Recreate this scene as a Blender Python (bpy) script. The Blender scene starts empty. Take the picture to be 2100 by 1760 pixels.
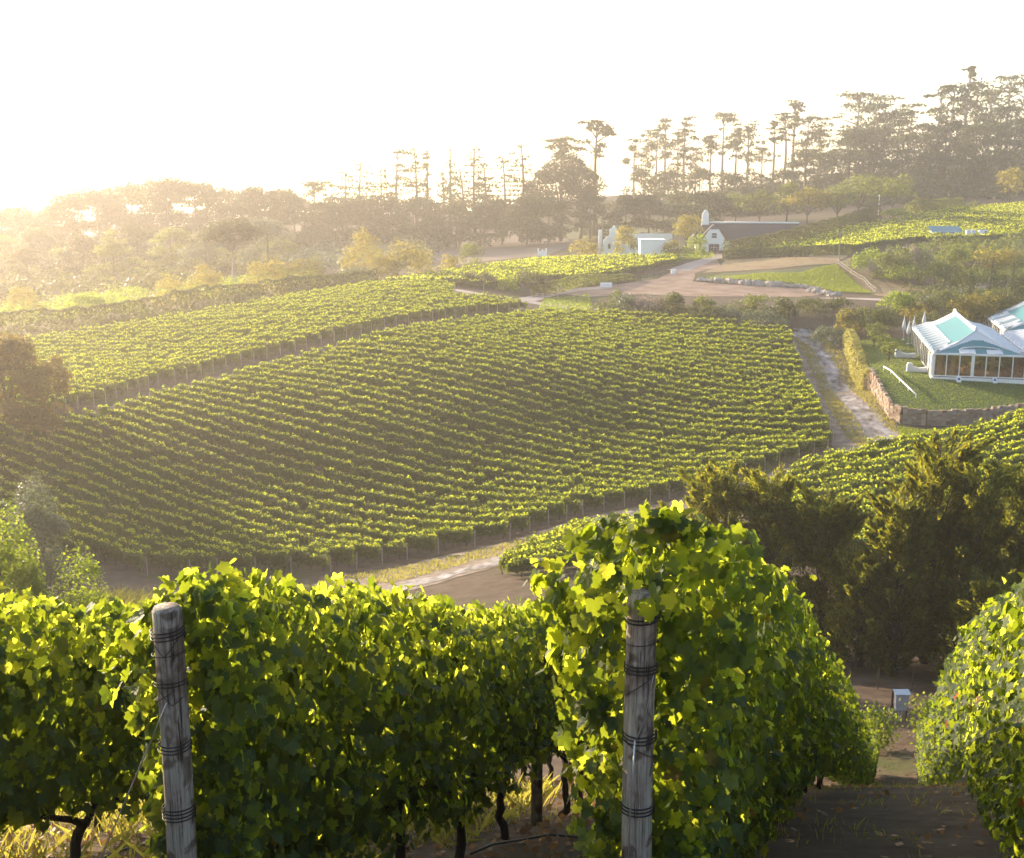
import bpy, math, random
import numpy as np
from mathutils import Vector
from mathutils.geometry import delaunay_2d_cdt

S = bpy.context.scene
COL = S.collection
rad = math.radians

# ------------------------------------------------------------------ camera
PITCH = rad(12.5)
FPX = 2500.0            # focal length for a frame 2100 wide
CU, CV = 1050.0, 880.0
cam_d = bpy.data.cameras.new("camera")
cam = bpy.data.objects.new("camera", cam_d)
COL.objects.link(cam)
cam.location = (0, 0, 0)
cam.rotation_euler = (rad(90) - PITCH, 0, 0)
cam_d.sensor_width = 36
cam_d.lens = 36 * FPX / 2100.0
cam_d.clip_start = 0.1
cam_d.clip_end = 8000
cam_d.dof.use_dof = True
cam_d.dof.focus_distance = 7.0
cam_d.dof.aperture_fstop = 12.0
S.camera = cam

# ------------------------------------------------------------------ light
SUN_AZ, SUN_EL = rad(-44), rad(14.5)      # azimuth measured from +Y (forward), negative = left
sdir = Vector((math.sin(SUN_AZ) * math.cos(SUN_EL), math.cos(SUN_AZ) * math.cos(SUN_EL), math.sin(SUN_EL)))
W = bpy.data.worlds.new("World")
S.world = W
W.use_nodes = True
nt = W.node_tree
bg = nt.nodes["Background"]
sky = nt.nodes.new("ShaderNodeTexSky")
sky.sky_type = 'NISHITA'
sky.sun_disc = False
sky.sun_elevation = SUN_EL
sky.sun_rotation = SUN_AZ % (2 * math.pi)
sky.air_density = 1.0
sky.dust_density = 1.2
sky.ozone_density = 1.0
sky.altitude = 100
nt.links.new(sky.outputs[0], bg.inputs[0])
bg.inputs[1].default_value = 0.15
sun_d = bpy.data.lights.new("sun", 'SUN')
sun_d.energy = 5.0
sun_d.angle = rad(0.6)
sun_d.color = (1.0, 0.82, 0.58)
sun = bpy.data.objects.new("sun", sun_d)
COL.objects.link(sun)
sun.rotation_euler = (-sdir).to_track_quat('-Z', 'Y').to_euler()
S.view_settings.view_transform = 'Standard'
S.view_settings.look = 'None'
S.view_settings.gamma = 1.0
S.view_settings.exposure = 1.6
S.render.engine = 'CYCLES'
S.cycles.max_bounces = 8
S.cycles.transmission_bounces = 6
S.cycles.diffuse_bounces = 4
S.cycles.transparent_max_bounces = 8
S.cycles.volume_bounces = 1
S.cycles.use_denoising = True

# ------------------------------------------------------------------ haze (whole valley)
def make_haze():
    me = bpy.data.meshes.new("haze")
    x0, x1, y0, y1, z0, z1 = -1000, 1000, -220, 1700, -75, 140
    v = [(x, y, z) for x in (x0, x1) for y in (y0, y1) for z in (z0, z1)]
    f = [(0, 1, 3, 2), (4, 6, 7, 5), (0, 4, 5, 1), (2, 3, 7, 6), (0, 2, 6, 4), (1, 5, 7, 3)]
    me.from_pydata(v, [], f)
    o = bpy.data.objects.new("haze", me)
    COL.objects.link(o)
    m = bpy.data.materials.new("haze")
    m.use_nodes = True
    n = m.node_tree
    for nd in list(n.nodes):
        if nd.type == 'BSDF_PRINCIPLED':
            n.nodes.remove(nd)
    pv = n.nodes.new("ShaderNodeVolumePrincipled")
    pv.inputs["Color"].default_value = (1.0, 0.92, 0.86, 1)
    pv.inputs["Density"].default_value = 0.00042
    pv.inputs["Anisotropy"].default_value = 0.66
    out = [q for q in n.nodes if q.type == 'OUTPUT_MATERIAL'][0]
    n.links.new(pv.outputs[0], out.inputs["Volume"])
    me.materials.append(m)
    o["kind"] = "stuff"
    return o
make_haze()

# ------------------------------------------------------------------ projection helpers
cP, sP = math.cos(PITCH), math.sin(PITCH)
def ray(u, v):
    a = (u - CU) / FPX; b = -(v - CV) / FPX
    # camera right = +X, up = (0, sP, cP), forward = (0, cP, -sP)
    return (a, cP + b * sP, -sP + b * cP)
def at(u, v, D):
    r = ray(u, v); t = D / r[1]
    return (r[0] * t, D, r[2] * t)
def proj(x, y, z):
    zc = y * cP - z * sP
    return CU + FPX * x / zc, CV - FPX * (y * sP + z * cP) / zc

# ------------------------------------------------------------------ terrain
CP = []   # world control points x, y, z
for (x, y) in [(-6, -8), (6, -8), (0, 0), (-12, 0), (12, 0), (-10, 8), (0, 8), (10, 8), (-20, 14), (0, 14), (14, 14), (-30, -10), (30, -10)]:
    CP.append((x, y, -1.7 - .43 * y + .03 * x - max(0, y - 12) * .03))
CP += [(-40, -60, 18), (40, -60, 20), (-120, -60, 14), (120, -60, 16), (-150, 0, -8), (150, 0, -8), (0, -150, 40), (-200, -150, 30), (200, -150, 32)]
for (x, y, z) in [(5.5, 19, -10.5), (9, 30, -16.8), (12.7, 42, -23.3), (-6, 22, -11.8), (-12, 30, -16), (-25, 30, -16), (22, 30, -16.5), (-10, 42, -21.8), (-30, 45, -22.5)]:
    CP.append((x, y, z))
PX = [  # u, v, depth
 (1845, 1470, 56), (1845, 1405, 63), (1500, 1405, 63), (2100, 1400, 66), (1300, 1350, 66),
 (1100, 1240, 86), (1100, 1210, 92), (1000, 1190, 99), (880, 1190, 104), (600, 1230, 97), (300, 1240, 92), (60, 1240, 88), (-200, 1200, 86),
 (1700, 1130, 108), (2050, 1130, 108), (1500, 1110, 108), (1250, 1130, 105), (2250, 1130, 105),
 (872, 1140, 120), (340, 1180, 107), (1179, 1058, 130), (1400, 1010, 140), (1715, 922, 153),
 (1640, 968, 142), (1850, 915, 147), (2100, 872, 147), (2300, 830, 147), (1616, 694, 206), (1110, 652, 222),
 (1660, 872, 162), (1380, 900, 161), (1039, 775, 176), (700, 905, 150), (500, 985, 138), (0, 935, 129), (170, 872, 145), (-200, 880, 135),
 (1000, 960, 147), (1300, 760, 187), (1350, 690, 212),
 (540, 768, 175), (800, 694, 196), (600, 748, 181), (930, 596, 248), (0, 690, 222), (770, 588, 265), (400, 640, 240), (-300, 760, 205), (350, 740, 190), (-600, 850, 180),
 (1700, 750, 190), (1780, 800, 178), (1830, 866, 159), (1950, 876, 157), (2060, 868, 157), (1735, 700, 202), (1660, 678, 212), (1912, 776, 171), (2090, 780, 171), (2250, 780, 171), (1866, 706, 198), (2100, 706, 200),
 (1210, 640, 232), (1400, 645, 225), (1550, 650, 220), (1150, 625, 242), (1450, 600, 262), (1300, 603, 262), (1650, 606, 258), (1000, 605, 250), (1080, 578, 280),
 (1480, 545, 305), (1450, 520, 335), (1330, 528, 325), (1250, 530, 340), (1440, 505, 350),
 (1795, 604, 258), (1715, 542, 288), (1600, 535, 300), (1480, 529, 322), (1750, 522, 302), (1800, 443, 400), (1970, 430, 430), (2100, 422, 430), (2100, 485, 340), (2400, 400, 430),
 (1980, 600, 262), (2100, 580, 268), (2300, 560, 265), (1900, 610, 240), (1800, 640, 222), (2000, 660, 218),
 (1250, 402, 560), (1450, 400, 560), (1600, 395, 560), (1700, 372, 600), (1900, 350, 620), (2100, 325, 640), (2300, 300, 650), (1900, 400, 500), (1700, 430, 460),
 (1000, 436, 600), (800, 440, 600), (870, 482, 470), (1150, 480, 470), (1000, 530, 370), (850, 545, 340), (1250, 455, 480), (1400, 450, 470),
 (600, 480, 480), (300, 500, 470), (0, 520, 460), (600, 560, 330), (300, 600, 300), (0, 640, 275), (480, 588, 290), (-300, 520, 460), (-300, 680, 260),
]
for (u, v, D) in PX:
    CP.append(at(u, v, D))
for (x, y, z) in [(-600, 600, -50), (-300, 800, -60), (0, 800, -52), (300, 800, -20), (600, 700, 10), (700, 400, 5), (600, 200, -10), (400, 200, -20), (300, 100, -20),
                  (-600, 300, -45), (-500, 100, -30), (-300, 60, -22), (-200, 60, -20), (200, 60, -22), (-900, 1500, -66), (0, 1500, -66), (900, 1500, -40), (900, 0, 10), (-900, 0, -20), (900, -200, 40), (-900, -200, 20)]:
    CP.append((x, y, z))
CP = np.array(CP)
_sc = 100.0
def _phi(r2):
    return np.where(r2 > 1e-12, 0.5 * r2 * np.log(np.maximum(r2, 1e-12)), 0.0)
_A = CP[:, :2] / _sc
_r2 = ((_A[:, None, :] - _A[None, :, :]) ** 2).sum(-1)
_n = len(_A)
_K = _phi(_r2)
_lam = 0.0008 * (0.02 + np.hypot(CP[:, 0], CP[:, 1]) / 200.0)
_K[np.arange(_n), np.arange(_n)] += _lam
_P = np.hstack([np.ones((_n, 1)), _A])
_M = np.zeros((_n + 3, _n + 3)); _M[:_n, :_n] = _K; _M[:_n, _n:] = _P; _M[_n:, :_n] = _P.T
_w = np.linalg.solve(_M, np.concatenate([CP[:, 2], np.zeros(3)]))
def hz(x, y):
    x = np.asarray(x, float); y = np.asarray(y, float)
    sh = np.broadcast(x, y).shape
    xf = np.broadcast_to(x, sh).ravel() / _sc; yf = np.broadcast_to(y, sh).ravel() / _sc
    out = np.empty(xf.size)
    for i in range(0, xf.size, 20000):
        xx = xf[i:i + 20000]; yy = yf[i:i + 20000]
        r2 = (xx[:, None] - _A[None, :, 0]) ** 2 + (yy[:, None] - _A[None, :, 1]) ** 2
        out[i:i + 20000] = _phi(r2) @ _w[:_n] + _w[_n] + _w[_n + 1] * xx + _w[_n + 2] * yy
    out = np.clip(out, -72, 70)
    return out.reshape(sh)
def h1(x, y):
    return float(hz(np.array([x]), np.array([y]))[0])
def hit(u, v, dmin=2.0, dmax=900.0):
    """first ground point seen along the ray through (u, v)"""
    r = ray(u, v)
    D = np.geomspace(dmin, dmax, 500)
    X = r[0] / r[1] * D; Z = r[2] / r[1] * D
    d = Z - hz(X, D)
    k = np.nonzero(d < 0)[0]
    if len(k) == 0:
        k = [499]
    k = max(1, k[0])
    a, b = D[k - 1], D[k]
    for _ in range(18):
        m = .5 * (a + b)
        if r[2] / r[1] * m - h1(r[0] / r[1] * m, m) < 0: b = m
        else: a = m
    return Vector((r[0] / r[1] * b, b, h1(r[0] / r[1] * b, b)))
def onG(u, D):
    """ground point at depth D in picture column u"""
    x = (u - CU) / FPX * D
    for _ in range(6):
        z = h1(x, D)
        x = (u - CU) / FPX * (D * cP - z * sP)
    return Vector((x, D, h1(x, D)))

# ------------------------------------------------------------------ materials
MATS = {}
def new_mat(name):
    m = bpy.data.materials.new(name)
    m.use_nodes = True
    n = m.node_tree
    b = [q for q in n.nodes if q.type == 'BSDF_PRINCIPLED'][0]
    out = [q for q in n.nodes if q.type == 'OUTPUT_MATERIAL'][0]
    MATS[name] = m
    return m, n, b, out
def _ramp(n, cols, stops=None):
    r = n.nodes.new("ShaderNodeValToRGB")
    e = r.color_ramp.elements
    k = len(cols)
    stops = stops or [i / (k - 1) for i in range(k)]
    e[0].position = stops[0]; e[0].color = (*cols[0], 1)
    e[1].position = stops[-1]; e[1].color = (*cols[-1], 1)
    for i in range(1, k - 1):
        q = e.new(stops[i]); q.color = (*cols[i], 1)
    return r
def leaf_mat(name, cols, trans, tfac=0.45, rough=0.5, spec=0.15, stops=None, mottle=False):
    """cols: diffuse colours picked per leaf, trans: colour of light coming through the leaf"""
    m, n, b, out = new_mat(name)
    g = n.nodes.new("ShaderNodeNewGeometry")
    r = _ramp(n, cols, stops)
    n.links.new(g.outputs["Random Per Island"], r.inputs[0])
    n.links.new(r.outputs[0], b.inputs["Base Color"])
    b.inputs["Roughness"].default_value = rough
    b.inputs["Specular IOR Level"].default_value = spec
    if mottle:
        nz = n.nodes.new("ShaderNodeTexNoise"); nz.inputs["Scale"].default_value = 55; nz.inputs["Detail"].default_value = 4
        n.links.new(g.outputs["Position"], nz.inputs["Vector"])
        rm = _ramp(n, [(.55, .55, .5), (1.3, 1.25, 1.1)], [.3, .7]); n.links.new(nz.outputs[0], rm.inputs[0])
        mc = n.nodes.new("ShaderNodeMixRGB"); mc.blend_type = 'MULTIPLY'; mc.inputs[0].default_value = 1
        n.links.new(r.outputs[0], mc.inputs[1]); n.links.new(rm.outputs[0], mc.inputs[2]); n.links.new(mc.outputs[0], b.inputs["Base Color"])
        bp = n.nodes.new("ShaderNodeBump"); bp.inputs["Strength"].default_value = .5; bp.inputs["Distance"].default_value = .01
        n.links.new(nz.outputs[0], bp.inputs["Height"]); n.links.new(bp.outputs[0], b.inputs["Normal"])
    t = n.nodes.new("ShaderNodeBsdfTranslucent")
    r2 = _ramp(n, trans)
    mm = n.nodes.new("ShaderNodeMath"); mm.operation = 'MULTIPLY'; mm.inputs[1].default_value = 7.31
    fr = n.nodes.new("ShaderNodeMath"); fr.operation = 'FRACT'
    n.links.new(g.outputs["Random Per Island"], mm.inputs[0]); n.links.new(mm.outputs[0], fr.inputs[0])
    n.links.new(fr.outputs[0], r2.inputs[0])
    n.links.new(r2.outputs[0], t.inputs[0])
    mx = n.nodes.new("ShaderNodeMixShader"); mx.inputs[0].default_value = tfac
    n.links.new(b.outputs[0], mx.inputs[1]); n.links.new(t.outputs[0], mx.inputs[2])
    n.links.new(mx.outputs[0], out.inputs["Surface"])
    return m
def noise_mat(name, cols, scale=1.0, detail=6, rough=0.9, stops=None, bump=0.0, bscale=None, spec=0.2, stretch=None, metallic=0.0, dist=0.0):
    m, n, b, out = new_mat(name)
    tc = n.nodes.new("ShaderNodeTexCoord")
    src = tc.outputs["Object"]
    if stretch:
        mp = n.nodes.new("ShaderNodeMapping"); mp.inputs["Scale"].default_value = stretch
        n.links.new(src, mp.inputs[0]); src = mp.outputs[0]
    t = n.nodes.new("ShaderNodeTexNoise"); t.inputs["Scale"].default_value = scale; t.inputs["Detail"].default_value = detail
    t.inputs["Distortion"].default_value = dist
    n.links.new(src, t.inputs["Vector"])
    r = _ramp(n, cols, stops)
    n.links.new(t.outputs[0], r.inputs[0]); n.links.new(r.outputs[0], b.inputs["Base Color"])
    b.inputs["Roughness"].default_value = rough
    b.inputs["Specular IOR Level"].default_value = spec
    b.inputs["Metallic"].default_value = metallic
    if bump:
        t2 = n.nodes.new("ShaderNodeTexNoise"); t2.inputs["Scale"].default_value = bscale or scale * 4; t2.inputs["Detail"].default_value = 5
        n.links.new(src, t2.inputs["Vector"])
        bp = n.nodes.new("ShaderNodeBump"); bp.inputs["Strength"].default_value = bump; bp.inputs["Distance"].default_value = 0.1
        n.links.new(t2.outputs[0], bp.inputs["Height"]); n.links.new(bp.outputs[0], b.inputs["Normal"])
    return m
def flat_mat(name, col, rough=0.6, spec=0.3, metallic=0.0, var=0.08, scale=2.0):
    c0 = tuple(max(0, c * (1 - var)) for c in col); c1 = tuple(min(1, c * (1 + var)) for c in col)
    return noise_mat(name, [c0, c1], scale=scale, rough=rough, spec=spec, metallic=metallic)

leaf_mat("vine_leaf", [(.024, .044, .022), (.038, .064, .028), (.052, .082, .032), (.07, .095, .034), (.20, .09, .02), (.3, .04, .015)],
         [(.22, .31, .015), (.44, .50, .025), (.32, .42, .02)], tfac=.40, rough=.55, spec=.18, stops=[0, .35, .7, .978, .992, 1], mottle=True)
leaf_mat("field_leaf", [(.022, .042, .012), (.036, .062, .016), (.05, .075, .02)],
         [(.22, .30, .02), (.38, .44, .03)], tfac=.3, rough=.6)
leaf_mat("sunlit_crest_leaf", [(.05, .09, .015), (.08, .12, .02)], [(.58, .66, .04), (.78, .80, .07)], tfac=.7, rough=.5)  # crest and shoot leaves, sunlit brightness painted into their colour
leaf_mat("shrub_leaf", [(.016, .03, .012), (.028, .045, .016), (.05, .065, .022)], [(.16, .20, .025), (.34, .34, .05)], tfac=.3)
leaf_mat("field_sunlit_crest", [(.05, .085, .015), (.08, .12, .02)], [(.52, .60, .03), (.70, .74, .06)], tfac=.68, rough=.5)  # row crests: sunlight put into the leaf colour, the sides stay dark
leaf_mat("amber_leaf", [(.035, .03, .012), (.055, .045, .015), (.08, .06, .02)], [(.34, .24, .02), (.5, .36, .03)], tfac=.4)
leaf_mat("tree_leaf", [(.025, .045, .013), (.04, .065, .018), (.06, .085, .025)], [(.24, .30, .03), (.38, .40, .05)], tfac=.42)
leaf_mat("pine_leaf", [(.02, .035, .014), (.035, .055, .018), (.05, .065, .02)], [(.09, .11, .015), (.15, .15, .03)], tfac=.3)
leaf_mat("olive_leaf", [(.07, .09, .05), (.11, .13, .08), (.16, .17, .12)], [(.15, .2, .08), (.25, .28, .12)], tfac=.3)
leaf_mat("gold_leaf", [(.06, .065, .018), (.09, .085, .022), (.12, .10, .03)], [(.4, .34, .03), (.5, .42, .05)], tfac=.5)
leaf_mat("bright_leaf", [(.035, .07, .012), (.06, .10, .016)], [(.30, .42, .015), (.50, .58, .03)], tfac=.5)
leaf_mat("wispy_leaf", [(.016, .030, .014), (.026, .042, .016), (.04, .052, .02)], [(.20, .26, .02), (.65, .58, .04)], tfac=.46)
leaf_mat("sunlit_hedge_leaf", [(.30, .28, .08), (.40, .36, .12)], [(.55, .50, .10), (.6, .55, .15)], tfac=.45)  # lawn hedge leaf, its sunlit brightness is put into the colour
leaf_mat("pink_leaf", [(.25, .16, .17), (.3, .25, .2), (.2, .2, .12)], [(.3, .2, .2), (.35, .3, .2)], tfac=.3)
leaf_mat("dry_leaf", [(.10, .06, .03), (.2, .11, .05), (.28, .15, .06), (.32, .14, .05)], [(.3, .15, .05), (.4, .2, .06)], tfac=.25)
leaf_mat("grass_blade", [(.10, .10, .03), (.15, .14, .04), (.08, .11, .02)], [(.42, .38, .06), (.5, .45, .08)], tfac=.5)
noise_mat("bark", [(.05, .038, .028), (.12, .09, .07)], scale=3, bump=.4, bscale=14)
noise_mat("pale_bark", [(.16, .13, .11), (.33, .28, .24)], scale=1.5, bump=.3)
noise_mat("vine_bark", [(.022, .016, .012), (.07, .05, .038)], scale=9, bump=.8, bscale=40, stretch=(1, 1, .2))
noise_mat("field_post", [(.20, .17, .14), (.32, .28, .25)], scale=4)

# ------------------------------------------------------------------ object helpers
def set_mats(me, idx): me.polygons.foreach_set("material_index", np.ascontiguousarray(idx, np.int32))
def link(name, me, mat=None, parent=None, smooth=False):
    o = bpy.data.objects.new(name, me)
    COL.objects.link(o)
    if mat is not None:
        for mm in (mat if isinstance(mat, (list, tuple)) else [mat]):
            me.materials.append(MATS[mm] if isinstance(mm, str) else mm)
    if parent is not None:
        o.parent = parent
    if smooth:
        me.shade_smooth()
    return o
def tag(o, label, cat=None, group=None):
    o["label"] = label
    if cat: o["category"] = cat
    if group: o["group"] = group
    return o
def empty(name, loc, label, cat, group=None):
    o = bpy.data.objects.new(name, None)
    COL.objects.link(o)
    o.location = loc
    o.empty_display_size = 0.1
    return tag(o, label, cat, group)
def structure(o):
    o["kind"] = "structure"; return o
def np_mesh(name, V, F):
    """V (n,3), F (m,k) all faces with k corners"""
    me = bpy.data.meshes.new(name)
    V = np.ascontiguousarray(V, np.float32); F = np.ascontiguousarray(F, np.int32)
    m, k = F.shape
    me.vertices.add(len(V)); me.vertices.foreach_set("co", V.ravel())
    me.loops.add(m * k); me.loops.foreach_set("vertex_index", F.ravel())
    me.polygons.add(m)
    me.polygons.foreach_set("loop_start", np.arange(0, m * k, k, dtype=np.int32))
    me.polygons.foreach_set("loop_total", np.full(m, k, np.int32))
    me.update(calc_edges=True)
    return me
class MB:
    """collects boxes, quads, tubes and lathes into ONE mesh"""
    def __init__(s): s.v = []; s.f = []
    def add(s, vs, fs):
        k = len(s.v); s.v += [tuple(p) for p in vs]; s.f += [tuple(i + k for i in f) for f in fs]; return s
    def box(s, c, d, rz=0.0, ax=None):
        cx, cy, cz = c; hx, hy, hh = d[0] / 2, d[1] / 2, d[2] / 2
        co, si = math.cos(rz), math.sin(rz)
        vs = []
        for x in (-hx, hx):
            for y in (-hy, hy):
                for z in (-hh, hh):
                    vs.append((cx + x * co - y * si, cy + x * si + y * co, cz + z))
        return s.add(vs, [(0, 1, 3, 2), (4, 6, 7, 5), (0, 4, 5, 1), (2, 3, 7, 6), (0, 2, 6, 4), (1, 5, 7, 3)])
    def beam(s, p, q, w, h=None):
        p = Vector(p); q = Vector(q); h = h or w
        d = (q - p).normalized()
        up = Vector((0, 0, 1)) if abs(d.z) < .9 else Vector((1, 0, 0))
        a = d.cross(up).normalized() * w / 2; b = a.cross(d).normalized() * h / 2
        vs = [p - a - b, p + a - b, p + a + b, p - a + b, q - a - b, q + a - b, q + a + b, q - a + b]
        return s.add(vs, [(3, 2, 1, 0), (4, 5, 6, 7), (0, 1, 5, 4), (1, 2, 6, 5), (2, 3, 7, 6), (3, 0, 4, 7)])
    def tube(s, pts, rs, n=7, cap=True):
        pts = [Vector(p) for p in pts]
        if not isinstance(rs, (list, tuple)): rs = [rs] * len(pts)
        vs = []; fs = []
        prev = None
        for i, p in enumerate(pts):
            d = (pts[min(i + 1, len(pts) - 1)] - pts[max(i - 1, 0)])
            d = d.normalized() if d.length > 1e-9 else Vector((0, 0, 1))
            a = d.cross(Vector((0, 1, 0.01)) if abs(d.y) < .9 else Vector((1, 0, 0))).normalized() if prev is None else (prev - d * prev.dot(d)).normalized()
            prev = a
            b = d.cross(a)
            for j in range(n):
                t = 2 * math.pi * j / n
                vs.append(p + (a * math.cos(t) + b * math.sin(t)) * rs[i])
        for i in range(len(pts) - 1):
            for j in range(n):
                k = (j + 1) % n
                fs.append((i * n + j, i * n + k, (i + 1) * n + k, (i + 1) * n + j))
        if cap:
            fs.append(tuple(range(n - 1, -1, -1))); fs.append(tuple((len(pts) - 1) * n + j for j in range(n)))
        return s.add(vs, fs)
    def ext(s, poly, y0, y1, axis='y'):
        """polygon given in (x,z), extruded from y0 to y1"""
        n = len(poly)
        if axis == 'y': vs = [(x, y0, z) for x, z in poly] + [(x, y1, z) for x, z in poly]
        elif axis == 'x': vs = [(y0, x, z) for x, z in poly] + [(y1, x, z) for x, z in poly]
        else: vs = [(x, z, y0) for x, z in poly] + [(x, z, y1) for x, z in poly]
        fs = [tuple(range(n)), tuple(range(2 * n - 1, n - 1, -1))]
        fs += [(i, i + n, (i + 1) % n + n, (i + 1) % n) for i in range(n)]
        return s.add(vs, fs)
    def build(s, name, mat, parent=None, smooth=False):
        me = bpy.data.meshes.new(name); me.from_pydata(s.v, [], s.f); me.update()
        return link(name, me, mat, parent, smooth)

RS = np.random.default_rng
def smooth_noise(rng, x, y, scale, octs=3):
    """cheap smooth noise in about -1..1"""
    out = np.zeros(np.broadcast(x, y).shape); amp = 1.0; tot = 0
    for o in range(octs):
        for k in range(3):
            a = rng.uniform(0, 2 * np.pi); ph = rng.uniform(0, 6.28); f = 2 * np.pi / scale * rng.uniform(.7, 1.3)
            out = out + amp * np.sin(f * (np.cos(a) * x + np.sin(a) * y) + ph)
        tot += 3 * amp * .6; amp *= .55; scale *= .48
    return out / tot
def unit(a):
    return a / np.maximum(np.linalg.norm(a, axis=1, keepdims=True), 1e-9)
def rnd_dir(rng, n):
    return unit(rng.normal(size=(n, 3)))
def quads(P, A, B):
    """diamond leaves: centre P, half axes A (long) and B"""
    V = np.stack([P - A, P + B - A * .1, P + A, P - B - A * .1], 1).reshape(-1, 3)
    F = np.arange(len(V)).reshape(-1, 4)
    return V, F
def leaf_quads(rng, P, N, size, aspect=.75, jit=.6):
    n = len(P)
    N = unit(N + rng.normal(size=(n, 3)) * jit)
    t = unit(np.cross(N, rnd_dir(rng, n)))
    b = np.cross(N, t)
    s = (size * rng.uniform(.6, 1.3, n))[:, None] if np.isscalar(size) else (size * rng.uniform(.6, 1.3, n))[:, None]
    return quads(P, t * s * .5, b * s * .5 * aspect)

# ------------------------------------------------------------------ ground sheet
def axis_vals(lims):
    out = []
    for a, b, s in lims:
        out += list(np.arange(a, b, s))
    out.append(lims[-1][1])
    return np.array(out)
gx = axis_vals([(-980, -400, 40), (-400, -120, 8), (-120, -24, 3), (-24, 24, .8), (24, 120, 3), (120, 400, 8), (400, 980, 40)])
gy = axis_vals([(-200, -20, 20), (-20, 66, .8), (66, 360, 3), (360, 760, 8), (760, 1680, 40)])
GX, GY = np.meshgrid(gx, gy, indexing='ij')
GZ = hz(GX, GY)
_i = np.arange(len(gx) * len(gy)).reshape(len(gx), len(gy))
F = np.stack([_i[:-1, :-1], _i[1:, :-1], _i[1:, 1:], _i[:-1, 1:]], -1).reshape(-1, 4)
me = np_mesh("ground", np.stack([GX, GY, GZ], -1).reshape(-1, 3), F)
m, n, b, out = new_mat("ground_soil")
geo = n.nodes.new("ShaderNodeNewGeometry")
def tn(scale, detail=6, rough=.6):
    t = n.nodes.new("ShaderNodeTexNoise"); t.inputs["Scale"].default_value = scale; t.inputs["Detail"].default_value = detail; t.inputs["Roughness"].default_value = rough
    n.links.new(geo.outputs["Position"], t.inputs["Vector"]); return t
r1 = _ramp(n, [(.055, .038, .027), (.10, .07, .05), (.15, .11, .075)], [.3, .5, .75]); n.links.new(tn(.8, 9, .7).outputs[0], r1.inputs[0])
r2 = _ramp(n, [(.035, .045, .015), (.07, .075, .025), (.11, .10, .04)], [.3, .5, .75]); n.links.new(tn(1.3, 9, .7).outputs[0], r2.inputs[0])
r3 = _ramp(n, [(0, 0, 0), (1, 1, 1)], [.5, .6]); n.links.new(tn(.06, 8, .65).outputs[0], r3.inputs[0])
mx = n.nodes.new("ShaderNodeMixRGB"); n.links.new(r3.outputs[0], mx.inputs[0]); n.links.new(r1.outputs[0], mx.inputs[1]); n.links.new(r2.outputs[0], mx.inputs[2])
n.links.new(mx.outputs[0], b.inputs["Base Color"]); b.inputs["Roughness"].default_value = .95; b.inputs["Specular IOR Level"].default_value = .1
bp = n.nodes.new("ShaderNodeBump"); bp.inputs["Strength"].default_value = .6; bp.inputs["Distance"].default_value = .12
n.links.new(tn(3.5, 8, .7).outputs[0], bp.inputs["Height"]); n.links.new(bp.outputs[0], b.inputs["Normal"])
structure(link("ground", me, "ground_soil", smooth=True))
def mesh_z(x, y):
    """height of the ground sheet itself (its facets) at x, y"""
    x = np.asarray(x, float); y = np.asarray(y, float)
    i = np.clip(np.searchsorted(gx, x) - 1, 0, len(gx) - 2); j = np.clip(np.searchsorted(gy, y) - 1, 0, len(gy) - 2)
    a = (x - gx[i]) / (gx[i + 1] - gx[i]); b_ = (y - gy[j]) / (gy[j + 1] - gy[j])
    return (GZ[i, j] * (1 - a) * (1 - b_) + GZ[i + 1, j] * a * (1 - b_) + GZ[i, j + 1] * (1 - a) * b_ + GZ[i + 1, j + 1] * a * b_)

def world_poly(pix):
    out = []
    for q in pix:
        if len(q) == 2: p = hit(*q)
        else: p = onG(q[0], q[2])
        out.append((p[0], p[1]))
    return out
def drape(name, poly, mat, step=2.0, lift=.06, wob=0.0, seed=1, label=None):
    """a sheet over the ground with the outline poly (world x, y)"""
    rng = RS(seed)
    pts = []
    n_ = len(poly)
    for i in range(n_):
        a = np.array(poly[i]); b_ = np.array(poly[(i + 1) % n_])
        L = np.linalg.norm(b_ - a); k = max(1, int(L / step))
        for t in range(k):
            p = a + (b_ - a) * t / k
            if wob and t: p = p + rng.normal(size=2) * wob
            pts.append(p)
    bpts = np.array(pts); nb = len(bpts)
    x0, y0 = bpts.min(0); x1, y1 = bpts.max(0)
    X, Y = np.meshgrid(np.arange(x0, x1, step), np.arange(y0, y1, step), indexing='ij')
    X = X.ravel() + .013; Y = Y.ravel() + .007
    inside = in_poly(X, Y, bpts)
    X = X[inside]; Y = Y[inside]
    allp = np.concatenate([bpts, np.stack([X, Y], 1)])
    res = delaunay_2d_cdt([Vector(p) for p in allp], [(i, (i + 1) % nb) for i in range(nb)], [], 1, 1e-4)
    vv = np.array([(p[0], p[1]) for p in res[0]]); ff = [tuple(f) for f in res[2]]
    z = mesh_z(vv[:, 0], vv[:, 1]) + lift
    me = bpy.data.meshes.new(name); me.from_pydata([(a, b2, c) for (a, b2), c in zip(vv, z)], [], ff); me.update()
    if ff and me.polygons[0].normal.z < 0: me.flip_normals()
    return structure(link(name, me, mat, smooth=True))
def in_poly(X, Y, P):
    P = np.asarray(P); inside = np.zeros(len(X), bool)
    j = len(P) - 1
    for i in range(len(P)):
        xi, yi = P[i]; xj, yj = P[j]
        c = ((yi > Y) != (yj > Y)) & (X < (xj - xi) * (Y - yi) / ((yj - yi) + 1e-12) + xi)
        inside ^= c; j = i
    return inside
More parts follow.
